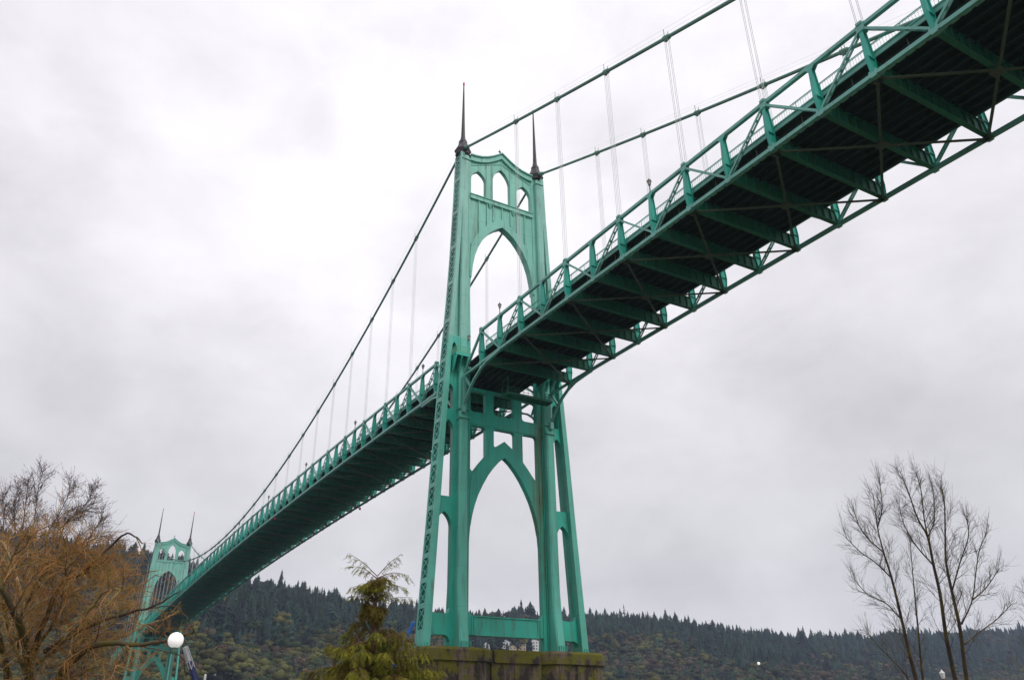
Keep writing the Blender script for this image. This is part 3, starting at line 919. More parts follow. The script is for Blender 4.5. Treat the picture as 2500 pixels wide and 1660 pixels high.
def conifer_template(seed, layers=10, spikes=7, narrow=0.17):
    r = np.random.default_rng(seed)
    v = []; f = []
    for l in range(layers):
        t = l/(layers-1)
        zt = 0.24+0.76*t
        rad = narrow*(1-t)**0.8*(0.8+0.4*r.random())+0.012
        for k in range(spikes):
            a = 2*math.pi*(k+r.random()*0.7)/spikes+l
            rr = rad*(0.65+0.6*r.random()); dz = 0.08+0.05*r.random()
            dl = 0.5
            n = len(v)
            v += [(0, 0, min(zt+0.045, 1)), (rr*math.cos(a), rr*math.sin(a), zt-dz), (0.62*rr*math.cos(a-dl), 0.62*rr*math.sin(a-dl), zt-dz*0.75), (0.62*rr*math.cos(a+dl), 0.62*rr*math.sin(a+dl), zt-dz*0.75)]
            f += [(n, n+2, n+1), (n, n+1, n+3)]
    n = len(v)
    v += [(0.012, 0, 0), (-0.006, 0.01, 0), (-0.006, -0.01, 0), (0, 0, 0.6)]
    f += [(n, n+1, n+3), (n+1, n+2, n+3), (n+2, n, n+3)]
    return np.array(v), np.array(f)
def broad_template(seed, lobes_n=9):
    r = np.random.default_rng(seed)
    bm = bmesh.new(); bmesh.ops.create_icosphere(bm, subdivisions=1, radius=1.0)
    bm.verts.ensure_lookup_table()
    iv = np.array([tuple(q.co) for q in bm.verts]); it = np.array([[q.index for q in f.verts] for f in bm.faces]); bm.free()
    v = []; f = []
    for k in range(lobes_n):
        a = 2*math.pi*k/lobes_n+r.random(); rr = 0.17*math.sqrt(r.random()) if k else 0
        c = np.array([rr*math.cos(a), rr*math.sin(a), 0.42+0.42*r.random()*(1-rr*2)])
        lr = 0.10+0.09*r.random()
        w = iv*lr*(0.65+0.6*r.random((len(iv), 1)))*np.array([1.1, 1.1, 0.95])+c
        n = len(v); v += list(w); f += [tuple(t+n) for t in it]
        for _ in range(12):
            d = r.normal(size=3); d /= np.linalg.norm(d); d[2] = abs(d[2])*0.9
            p = c+d*lr*0.95; a_ = np.cross(d, r.normal(size=3)); a_ = a_/np.linalg.norm(a_)*0.03
            n = len(v); v += [p-a_, p+a_, p+d*(0.035+0.04*r.random())]; f.append((n, n+1, n+2))
    for k in range(3):
        n = len(v); t = k*2.1
        v += [(0.015*math.cos(t), 0.015*math.sin(t), 0), (0.015*math.cos(t+2), 0.015*math.sin(t+2), 0), (0, 0, 0.6)]; f.append((n, n+1, n+2))
    return np.array([tuple(q) for q in v]), np.array(f)

HOUSES = [(1187, 1584, 30), (1235, 1580, 40), (1266, 1578, 46), (1303, 1578, 42), (514, 1640, 30), (575, 1643, 44)]
def scatter_forest():
    sp = 8.6
    gx, gy = np.meshgrid(np.arange(-935, -428, sp), np.arange(-260, 2050, sp), indexing='ij')
    x = gx.ravel()+rng.uniform(-.48, .48, gx.size)*sp; y = gy.ravel()+rng.uniform(-.48, .48, gx.size)*sp
    z = hill_z(x, y)
    P = np.stack([x, y, z], 1)
    u, v = project(P+np.array([0, 0, 14]))
    keep = (u > -60) & (u < 2560) & (v < 1720)
    # thin out where the view would be buried: hidden rows far behind are still needed at the ridge only
    P = P[keep]; u = u[keep]; v = v[keep]
    low = np.zeros(len(P), bool)
    for hu, hv, w in HOUSES:
        low |= (np.abs(u-hu) < w*0.6+13) & (v > hv-20) & (v < hv+112)
    t = np.clip((XB-P[:, 0])/(XB-XR), 0, 1.1)
    cl = vnoise(P[:, 0], P[:, 1], 55, 11)+0.5*vnoise(P[:, 0], P[:, 1], 21, 12)+rng.normal(0, 0.35, len(P))
    pc = np.clip((t-0.28)*1.7, -0.3, 1.2)
    is_con = (cl*0.85+pc) > 0.42
    is_con |= rng.random(len(P)) < 0.16
    gap = (vnoise(P[:, 0], P[:, 1], 13, 41)+rng.normal(0, 0.3, len(P)) > 0.55) & (t > 0.86)
    P = P[~gap]; is_con = is_con[~gap]; low = low[~gap]; t = t[~gap]
    return P, is_con & ~low, low
FP, FC, FL = scatter_forest()

def merged(name, P, temps, hts, wid, cols, mat, label, cat):
    vs = []; fs = []; cs = []; off = 0
    pick = rng.integers(0, len(temps), len(P)); rot = rng.uniform(0, 6.28, len(P))
    for ti, (tv, tf) in enumerate(temps):
        ids = np.where(pick == ti)[0]
        if not len(ids): continue
        c, s = np.cos(rot[ids])[:, None], np.sin(rot[ids])[:, None]
        h = hts[ids][:, None]; w = wid[ids][:, None]*h
        X = (tv[None, :, 0]*c-tv[None, :, 1]*s)*w+P[ids, 0:1]
        Y = (tv[None, :, 0]*s+tv[None, :, 1]*c)*w+P[ids, 1:2]
        Z = tv[None, :, 2]*h+P[ids, 2:3]-0.3
        vs.append(np.stack([X, Y, Z], -1).reshape(-1, 3))
        nv = len(tv)
        fs.append((tf[None]+off+np.arange(len(ids))[:, None, None]*nv).reshape(-1, 3)); off += nv*len(ids)
        jit = rng.uniform(0.85, 1.18, (len(ids), nv, 1))
        cs.append((cols[ids][:, None, :]*jit).reshape(-1, 3))
    vs = np.concatenate(vs); fs = np.concatenate(fs); cs = np.concatenate(cs)
    me = bpy.data.meshes.new(name)
    me.vertices.add(len(vs)); me.vertices.foreach_set('co', vs.astype(np.float32).ravel())
    me.loops.add(fs.size); me.loops.foreach_set('vertex_index', fs.astype(np.int32).ravel())
    me.polygons.add(len(fs)); me.polygons.foreach_set('loop_start', np.arange(0, fs.size, 3, dtype=np.int32))
    at_ = me.attributes.new('tint', 'FLOAT_COLOR', 'POINT')
    at_.data.foreach_set('color', np.concatenate([cs, np.ones((len(cs), 1))], 1).astype(np.float32).ravel())
    me.update(); me.validate()
    me.materials.append(mat)
    o = bpy.data.objects.new(name, me); COL.objects.link(o)
    return o

con_t = [conifer_template(i, narrow=0.15+0.03*(i % 3)) for i in range(6)]
bro_t = [broad_template(20+i) for i in range(6)]
Pc = FP[FC]; n = len(Pc)
base = np.array([0.022, 0.040, 0.030])
cc = base*rng.uniform(0.5, 1.7, (n, 1))*np.array([1, 1, 1])+rng.normal(0, 0.003, (n, 3))
cc = np.clip(cc, 0.006, 1)
cf_ = merged('conifer_forest', Pc, con_t, rng.uniform(9, 25, n)*np.clip(1+0.28*vnoise(Pc[:, 0], Pc[:, 1], 16, 31), 0.6, 1.4)*np.where(rng.random(n) < 0.07, 1.3, 1), rng.uniform(1.0, 2.2, n), cc, M_forest, '', '')
tag(cf_, 'dark green conifer woodland covering the upper slopes of the far hills', 'conifer forest', kind='stuff')
Pb = FP[~FC]; n = len(Pb)
pal = np.array([[0.078, 0.064, 0.042], [0.058, 0.062, 0.032], [0.098, 0.098, 0.028], [0.044, 0.066, 0.030], [0.085, 0.060, 0.036]])
yl = np.clip(1-(Pb[:, 1]-100)/700, 0, 1)        # greener and yellower towards the left
ch = rng.random(n); w_ = 0.10+0.30*yl
kind_ = np.where(ch < w_, 2, np.where(ch < w_+0.28, 3, np.where(ch < w_+0.48, 1, np.where(ch < 0.9, 0, 4))))
cb = pal[kind_]*rng.uniform(0.5, 1.15, (n, 1))
bf_ = merged('leafless_woodland', Pb, bro_t, np.where(FL[~FC], rng.uniform(2.5, 5, n), rng.uniform(14, 24, n)), np.where(FL[~FC], 2.2, rng.uniform(1.1, 1.5, n)), cb, M_forest, '', '')
tag(bf_, 'brown and olive leafless woodland on the lower slopes of the far hills', 'woodland', kind='stuff')

# individual trees that stand out of the wood
def hill_hit(u, v, dz=0.0):
    r = ray(u, v)
    t = 300.0
    while t < 2600:
        p = CAM+r*t
        if p.x < XB and p.z < float(hill_z(np.array(p.x), np.array(p.y)))+dz: return p
        t += 2.0
    return CAM+r*900
def lone_tree(name, label, cat, u, v, h, col, temps, k, w=1.0, group=None):
    """tree whose top appears near (u, v): stands on the hill below"""
    p = hill_hit(u, v+h*FPX/1000*0.8)
    z = float(hill_z(np.array(p.x), np.array(p.y)))
    o = merged(name, np.array([[p.x, p.y, z]]), [temps[k]], np.array([h]), np.array([w]), np.array([col]), M_forest, '', '')
    tag(o, label, cat, group)
    return o
def ridge_tree(label, u, h, w, k):
    r = ray(u, 1500); t = (XR+4-CAM.x)/r.x; p = CAM+r*t
    z = float(hill_z(np.array(p.x), np.array(p.y)))
    o = merged('conifer_tree', np.array([[p.x, p.y, z]]), [con_t[k]], np.array([h]), np.array([w]), np.array([(0.022, 0.034, 0.03)]), M_forest, '', '')
    tag(o, label, 'conifer tree', 'tall conifers breaking the ridge line')
sparse = conifer_template(99, layers=7, spikes=4, narrow=0.2)
r = ray(1524, 1500); t = (XR+6-CAM.x)/r.x; p = CAM+r*t; z = float(hill_z(np.array(p.x), np.array(p.y)))
o = merged('conifer_tree', np.array([[p.x, p.y, z]]), [sparse], np.array([36.0]), np.array([0.7]), np.array([(0.05, 0.05, 0.045)]), M_forest, '', '')
tag(o, 'thin sparse conifer spire poking above the ridge right of the near tower', 'conifer tree', 'tall conifers breaking the ridge line')
ridge_tree('tall dark conifer on the ridge just left of the far tower', 352, 34, 1.1, 0)
ridge_tree('tall conifer on the ridge where the deck underside meets the hill', 677, 33, 1.25, 1)
ridge_tree('lone broad conifer rising from the low ridge at far right', 1943, 33, 1.2, 2)
ridge_tree('tall conifer on the ridge seen through the near tower arch', 1273, 33, 1.2, 3)
lone_tree('broadleaf_tree', 'large rounded pale olive tree halfway down the left hillside', 'broadleaf tree', 683, 1512, 27, (0.105, 0.10, 0.032), bro_t, 1, 1.35)
lone_tree('broadleaf_tree', 'small pale yellow-green tree below the large olive one on the left hillside', 'broadleaf tree', 735, 1545, 18, (0.12, 0.115, 0.035), bro_t, 3, 1.0)
lone_tree('broadleaf_tree', 'rounded pale yellow-green tree at the bottom edge right of the pier', 'broadleaf tree', 1568, 1640, 17, (0.12, 0.12, 0.03), bro_t, 2, 1.3)

# ------------------------------------------------------------------ houses on the hillside
def house(u, v, w, d, h, roof_h, wall_m, roof_m, label, cat='house', floors=2, group=None, cols=3):
    p = hill_hit(u, v)
    z = p.z-0.5
    H = empty('house', (p.x, p.y, z))
    H.rotation_euler = (0, 0, math.atan2(CAM.y-p.y, CAM.x-p.x))
    m = MB(); m.box(-d/2, d/2, -w/2, w/2, -4, h)
    if roof_h: m.add([(d/2, -w/2, h), (d/2, w/2, h), (d/2, 0, h+roof_h), (-d/2, -w/2, h), (-d/2, w/2, h), (-d/2, 0, h+roof_h)], [(0, 1, 2), (3, 4, 5)])
    wl_ = m.build('wall', wall_m, H)
    m = MB()
    if roof_h:
        for s in (-1, 1): m.bar((0, s*(w/2+0.5)/2, h+roof_h/2-0.05), (0.001, s*(w/2+0.5)/2, h+roof_h/2-0.05), 0.1, 0.1) if False else m.hexa([(-d/2-.6, s*(w/2+.7), h-.55), (d/2+.6, s*(w/2+.7), h-.55), (d/2+.6, 0, h+roof_h+.02), (-d/2-.6, 0, h+roof_h+.02), (-d/2-.6, s*(w/2+.7), h-.25), (d/2+.6, s*(w/2+.7), h-.25), (d/2+.6, 0, h+roof_h+.35), (-d/2-.6, 0, h+roof_h+.35)])
    else:
        m.box(-d/2-.4, d/2+.4, -w/2-.4, w/2+.4, h, h+.5)
    m.build('roof', roof_m, H)
    for f in range(floors):
        for c in range(cols):
            y = -w/2+w*(c+0.5)/cols; z0 = h*(f+0.25)/floors
            q = MB(); q.box(d/2-0.05, d/2+0.06, y-0.65, y+0.65, z0, z0+1.5); q.build('window', M_window, H)
    tag(H, label, cat, group)
    return H
HG = 'houses on the far hillside'
house(1187, 1587, 7.5, 9, 5.5, 3.2, M_white, M_roofgrey, 'small white gabled house leftmost of those seen under the near tower strut', group=HG, cols=2)
house(1235, 1582, 13, 10, 6, 3.0, M_white, M_roofblue, 'house with a blue-grey roof on the hillside under the near tower strut', group=HG, cols=4)
house(1252, 1592, 8, 9, 6, 2.0, M_tan, M_roofgrey, 'low brown house beside the tan apartment block on the hillside', group=HG, cols=2)
house(1272, 1588, 11, 12, 11, 2.5, M_tan, M_roofgrey, 'tall tan apartment block on the hillside under the near tower strut', 'apartment block', floors=3, group=HG)
house(1304, 1587, 15, 12, 9.5, 3.0, M_white, M_roofgrey, 'large white house with many windows on the hillside', floors=3, group=HG, cols=5)
house(514, 1642, 8, 8, 4, 0, M_white, M_white, 'low white flat-roofed building among trees on the far bank', 'building', floors=1, cols=3)
house(575, 1645, 16, 8, 4, 0, M_white, M_roofgrey, 'long low white building on the far bank right of the blue crane', 'building', floors=1, cols=8)

# ------------------------------------------------------------------ cranes
def crane(name, label, pts, depth, w0, w1, mat, tip_mat=None):
    a = at(*pts[0], depth); b = at(*pts[1], depth)   # tip, lower visible point
    d = (b-a).normalized()
    base = a+d*((-13.5-a.z)/d.z)
    K = empty(name, base)
    K['x'] = 0
    del K['x']
    a_ = a-base
    m = MB()
    side = d.cross(V((0, 0, 1))).normalized(); nrm = side.cross(d)
    Ln = a_.length; nseg = max(10, int(Ln/2.2))
    dirn = a_.normalized()
    cor = lambda t: [dirn*(Ln*t)+side*sx*(w0+(w1-w0)*t)/2+nrm*sy*(w0+(w1-w0)*t)/2 for sx, sy in ((-1, -1), (1, -1), (1, 1), (-1, 1))]
    th = 0.22
    prev = cor(0)
    mt = MB()
    for k in range(1, nseg+1):
        t = k/nseg; cur = cor(t); q = mt if (tip_mat and t > 1-9.0/Ln and t < 1.01) else m
        for i in range(4):
            q.bar(prev[i], cur[i], th, th)
            q.bar(prev[i], cur[(i+1) % 4], th*0.7, th*0.7) if k % 2 else q.bar(prev[(i+1) % 4], cur[i], th*0.7, th*0.7)
        prev = cur
    if tip_mat:
        m.bar((0, 0, 0), a_*0.86, w0*0.8+(w1-w0)*0, w0*0.8, w1=w1*0.85, h1=w1*0.85); mt.bar(a_*0.87, a_, w1*0.8, w1*0.8)
    m.build('boom', mat, K)
    if tip_mat: mt.build('boom_tip', tip_mat, K)
    m_c = V((0, 0, 0))
    c = MB(); c.box(-4, 4, -3, 3, -1.7, 0.6); c.box(-2.5, 1.5, -1.8, 1.8, 0.61, 3.4); c.build('cab', mat, K)
    tag(K, label, 'crane')
    return K
crane('crane', 'dark blue crane boom with a white tip below the far tower', [(452, 1578), (477, 1659)], 330, 3.0, 1.4, M_cblue, M_white)
crane('crane', 'bright blue lattice crane boom between the conifer and the near tower', [(1010, 1517), (976, 1592)], 250, 1.0, 0.7, M_lblue)
mast = empty('mooring_post', at(502, 1644, 230))
mz = mast.location.z
mast.location.z = -16
tag(mast, 'slim white post top at the bottom edge right of the dark blue crane', 'post')
m = MB(); m.lathe([(0.32, 0), (0.32, mz+15.3)], n=10); m.build('shaft', M_white, mast)
m = MB(); m.lathe([(0.38, mz+15.3), (0.38, mz+15.5), (0.2, mz+15.9), (0.05, mz+16.0)], n=10); m.build('cap', M_white, mast)

# ------------------------------------------------------------------ globe lamps in the park
def globe_lamp(u, v, depth, R_, label):
    p = at(u, v, depth)
    gz = -14.0
    o = empty('globe_lamp', (p.x, p.y, gz))
    H = p.z-gz
    m = MB(); m.lathe([(0.1, 0), (0.1, 0.3), (0.04, 0.5), (0.022, H-R_-0.12), (0.05, H-R_-0.06), (0.055, H-R_+0.02)], n=10); m.build('pole', M_polegreen, o)
    m = MB()
    prof = [(max(R_*math.sin(math.pi*k/14), 0.005), H-R_*math.cos(math.pi*k/14)) for k in range(15)]
    m.lathe(prof, n=20); m.build('globe', M_globe, o, smooth=True)
    tag(o, label, 'street lamp', 'white globe lamps in the park')
globe_lamp(429, 1562, 15.5, 0.145, 'large white globe lamp in front of the far tower')
globe_lamp(1852, 1619, 120, 0.225, 'tiny white globe lamp against the wooded hill right of the pier')
globe_lamp(2235, 1653, 130, 0.225, 'tiny white globe lamp at the foot of the leftmost bare tree')
pl = at(2301, 1647, 75)
o = empty('lantern_lamp', (pl.x, pl.y, -14)); H = pl.z+14
tag(o, 'pale lantern lamp at the bottom edge between bare tree trunks', 'street lamp')
m = MB(); m.lathe([(0.12, 0), (0.06, 0.4), (0.05, H-0.3)], n=8); m.build('pole', M_polegreen, o)
m = MB(); m.lathe([(0.14, H-0.3), (0.24, H+0.1), (0.2, H+0.16)], n=8); m.build('lantern', M_white, o)
m = MB(); m.lathe([(0.28, H+0.16), (0.1, H+0.34), (0.02, H+0.5)], n=8); m.build('lantern_cap', M_white, o)

# ------------------------------------------------------------------ foreground trees
def spline(pts, n):
    """Catmull-Rom through points"""
    P = [V(p) for p in pts]
    P = [P[0]*2-P[1]]+P+[P[-1]*2-P[-2]]
    out = []
    segs = len(P)-3
    for i in range(n+1):
        t = i/n*segs; k = min(int(t), segs-1); f = t-k
        a, b, c, d = P[k:k+4]
        out.append(0.5*((2*b)+(c-a)*f+(2*a-5*b+4*c-d)*f*f+(3*b-a-3*c+d)*f**3))
    return out
def rvec(r=random): return V((r.gauss(0, 1), r.gauss(0, 1), r.gauss(0, 1))).normalized()
def grow(m, p, d, length, r0, r1, seg, wander, pull, sides=4):
    """one shoot: returns its points"""
    pts = [V(p)]; d = V(d).normalized(); st = length/seg
    for k in range(seg):
        d = (d+rvec()*wander+pull*st).normalized()
        pts.append(pts[-1]+d*st)
    m.tube(pts, [r0+(r1-r0)*k/seg for k in range(seg+1)], sides, cap=False)
    return pts
def frac(pts, t):
    k = t*(len(pts)-1); i = min(int(k), len(pts)-2); f = k-i
    return pts[i].lerp(pts[i+1], f), (pts[i+1]-pts[i]).normalized()
def side_dir(d, ang, flat=None):
    a = d.orthogonal().normalized(); b = d.cross(a); t = random.uniform(0, 2*math.pi)
    s = a*math.cos(t)+b*math.sin(t)
    return (d*math.cos(ang)+s*math.sin(ang)).normalized()
UP = V((0, 0, 1))

# --- bare upright trees on the right
def bare_tree(label, trunk_px, depth, r0, n_limb, spread, forks=(), start=0.2, group='bare trees at the right'):
    T = empty('bare_tree', (0, 0, 0))
    pts = [at(u, v, depth) for u, v in trunk_px]
    d0 = (pts[1]-pts[0]).normalized()
    d0 = (d0*0.6+UP*0.4).normalized()
    low = pts[0]+d0*((-14.1-pts[0].z)/d0.z)
    full = spline([low]+pts, 36)
    base = low.copy(); T.location = base
    Lc = V(base)
    full = [p-Lc for p in full]
    tm = MB()
    tm.tube(full, [0.82*r0*(1-0.94*(k/36)**0.85)+0.008 for k in range(37)], 8)
    cr = MB()
    H = full[-1].z
    stems = [(full, r0*0.5)]
    for fk in forks:
        fp = spline([at(u, v, depth+dd)-Lc for u, v, dd in fk], 14)
        rr = r0*0.19
        tm.tube(fp, [rr*(1-0.8*k/14)+0.012 for k in range(15)], 6); stems.append((fp, rr))
    for si, (st, rr) in enumerate(stems):
        nl = int(n_limb*0.82) if si == 0 else n_limb//3
        for q_ in range(7 if si == 0 else 5):      # long straight leading shoots
            p, d = frac(st, random.uniform(0.82, 0.995))
            sh = grow(cr, p, (d*0.5+UP*0.7+rvec()*0.28), random.uniform(0.8, 1.7), 0.010, 0.004, 6, 0.04, UP*0.25, 3)
            for q2 in range(4):
                p2, d2 = frac(sh, random.uniform(0.1, 0.8)); grow(cr, p2, side_dir(d2, random.uniform(0.25, 0.5)), random.uniform(0.3, 0.8), 0.006, 0.0035, 3, 0.05, UP*0.4, 3)
        for i in range(nl):
            t = (start+(1-start)*((i+random.random())/nl)) if si == 0 else 0.1+0.9*(i+random.random())/nl
            p, d = frac(st, min(t, 0.995))
            top = 1-t
            ln = 0.8*spread*(0.35+1.1*top)*random.uniform(0.6, 1.2) if si == 0 else 0.62*spread*(0.35+0.5*top)*random.uniform(0.7, 1.2)
            lim = grow(cr, p, side_dir(d, random.uniform(0.4, 0.75)), ln, 0.0075+0.019*top, 0.006, 9, 0.055, UP*0.16, 4)
            nb = int(3+ln*1.9)
            for j in range(nb):
                q, e = frac(lim, 0.2+0.78*(j+random.random())/nb)
                bl = ln*random.uniform(0.22, 0.45)
                br = grow(cr, q, side_dir(e, random.uniform(0.4, 0.75)), bl, 0.0095, 0.005, 5, 0.06, UP*0.35, 3)
                for k in range(int(2+bl*2.2)):
                    w, g = frac(br, random.uniform(0.15, 0.98))
                    grow(cr, w, side_dir(g, random.uniform(0.35, 0.7)), random.uniform(0.3, 0.85), 0.0062, 0.0038, 3, 0.07, UP*0.4, 3)
    tm.build('trunk', M_bark_yel, T, smooth=True, fix=False)
    cr.build('crown', M_twig_grey, T, fix=False)
    tag(T, label, 'bare tree', group)
    return T
cR = lambda x, y: (2000+x*0.3698, 1080+y*0.3698)
bare_tree('leftmost leafless tree of the tall group at right', [cR(640, 1568), cR(590, 1370), cR(545, 1170), cR(480, 900), cR(430, 740), cR(385, 560), cR(355, 330)], 48, 0.17, 40, 2.5,
          forks=[[(*cR(425, 725), 0), (*cR(330, 640), .5), (*cR(270, 560), .8), (*cR(225, 440), 1)], [(*cR(385, 560), 0), (*cR(415, 430), -.4), (*cR(398, 250), -.6)], [(*cR(475, 890), 0), (*cR(370, 790), -.6), (*cR(270, 720), -1), (*cR(170, 620), -1.2)], [(*cR(545, 1170), 0), (*cR(440, 1060), .5), (*cR(320, 1000), .8), (*cR(210, 880), 1)]])
bare_tree('thin leafless tree between the leftmost and the tallest at right', [cR(685, 1568), cR(655, 1250), cR(630, 1000), cR(612, 800), cR(600, 640)], 58, 0.12, 26, 2.1)
bare_tree('tallest leafless tree of the group at right', [cR(900, 1568), cR(840, 1290), cR(800, 1010), cR(755, 810), cR(715, 620), cR(650, 500), cR(590, 330), cR(530, 180)], 50, 0.19, 44, 2.7,
          forks=[[(*cR(715, 620), 0), (*cR(690, 480), -.5), (*cR(675, 330), -.8), (*cR(640, 200), -1)], [(*cR(755, 810), 0), (*cR(640, 680), .6), (*cR(560, 540), 1), (*cR(530, 420), 1.2)], [(*cR(720, 620), 0), (*cR(760, 500), .4), (*cR(750, 280), .8)]])
bare_tree('rightmost full leafless tree with a forked limb leaning right', [cR(975, 1568), cR(930, 1230), cR(880, 1000), cR(838, 790), cR(832, 600), cR(826, 400), cR(800, 250)], 47, 0.17, 40, 2.5,
          forks=[[(*cR(940, 1200), 0), (*cR(1010, 1040), .5), (*cR(1035, 850), .8), (*cR(1060, 700), .8), (*cR(1110, 590), 1)], [(*cR(1010, 1040), .5), (*cR(1100, 960), .8), (*cR(1190, 830), 1)], [(*cR(880, 970), 0), (*cR(930, 790), -.6), (*cR(985, 620), -.9), (*cR(975, 500), -1)],
                 [(*cR(960, 1330), 0), (*cR(1060, 1250), .6), (*cR(1180, 1160), 1), (*cR(1275, 1060), 1.2)]])
bare_tree('leafless tree cut by the right edge of the photograph', [cR(1480, 1568), cR(1450, 1300), cR(1420, 1100), cR(1390, 960)], 60, 0.13, 26, 3.0)
bare_tree('low leafless sapling with arching shoots left of the tall bare trees', [cR(600, 1590), cR(560, 1520), cR(470, 1420), cR(380, 1330), cR(290, 1230)], 55, 0.09, 24, 1.9)

# --- dark fine-twigged tree at the upper left
def birch():
    T = empty('bare_tree')
    dp = 34
    stems = [[(74, 1420), (74, 1295), (85, 1228), (92, 1165), (107, 1113)], [(100, 1420), (118, 1302), (129, 1246), (163, 1184), (174, 1143)],
             [(110, 1430), (135, 1309), (166, 1239), (215, 1190), (222, 1165)], [(40, 1430), (38, 1300), (35, 1217), (45, 1160)], [(20, 1430), (8, 1310), (10, 1220), (5, 1180)],
             [(110, 1440), (160, 1340), (215, 1280), (250, 1225)], [(100, 1450), (180, 1360), (240, 1310), (285, 1290)], [(60, 1430), (55, 1290), (62, 1200), (70, 1140)], [(115, 1450), (150, 1300), (180, 1225), (230, 1205)]]
    base = at(85, 1700, dp); base.z = -14.1
    T.location = base
    tm = MB(); cr = MB()
    hub = at(85, 1640, dp)-base
    tm.tube([V((0, 0, 0)), hub*0.5+V((.1, 0, 0)), hub], [0.2, 0.17, 0.14], 8)
    for st in stems:
        dd = random.uniform(-1.2, 1.2)
        P = spline([hub]+[at(u, v, dp+dd*min(1, k/2))-base for k, (u, v) in enumerate((u, v+34 if v < 1300 else v) for u, v in st)], 20)
        tm.tube(P, [0.032*(1-k/20)**0.9+0.008 for k in range(21)], 5)
        for i in range(46):
            t = 0.3+0.7*(i+random.random())/46
            p, d = frac(P, min(t, 0.99))
            ln = random.uniform(0.35, 1.0)*(1.3-t*0.7)
            b = grow(cr, p, side_dir(d, random.uniform(0.45, 0.85)), ln, 0.009, 0.005, 6, 0.14, UP*0.2, 3)
            for j in range(8):
                q, e = frac(b, random.uniform(0.1, 1))
                tw = grow(cr, q, side_dir(e, random.uniform(0.4, 0.9)), random.uniform(0.2, 0.6), 0.0048, 0.0032, 3, 0.16, UP*0.1, 3)
                for kk in range(2):
                    if random.random() < 0.45:      # hanging catkins
                        w, g = frac(tw, random.uniform(0.3, 1))
                        cr.tube([w, w+V((random.gauss(0, .008), random.gauss(0, .008), -random.uniform(0.03, 0.07)))], [0.009, 0.010], 3, cap=False)
    tm.build('trunk', M_twig_birch, T, fix=False); cr.build('crown', M_twig_birch, T, fix=False)
    tag(T, 'dark leafless tree with fine upright twigs against the sky at upper left', 'bare tree')
birch()

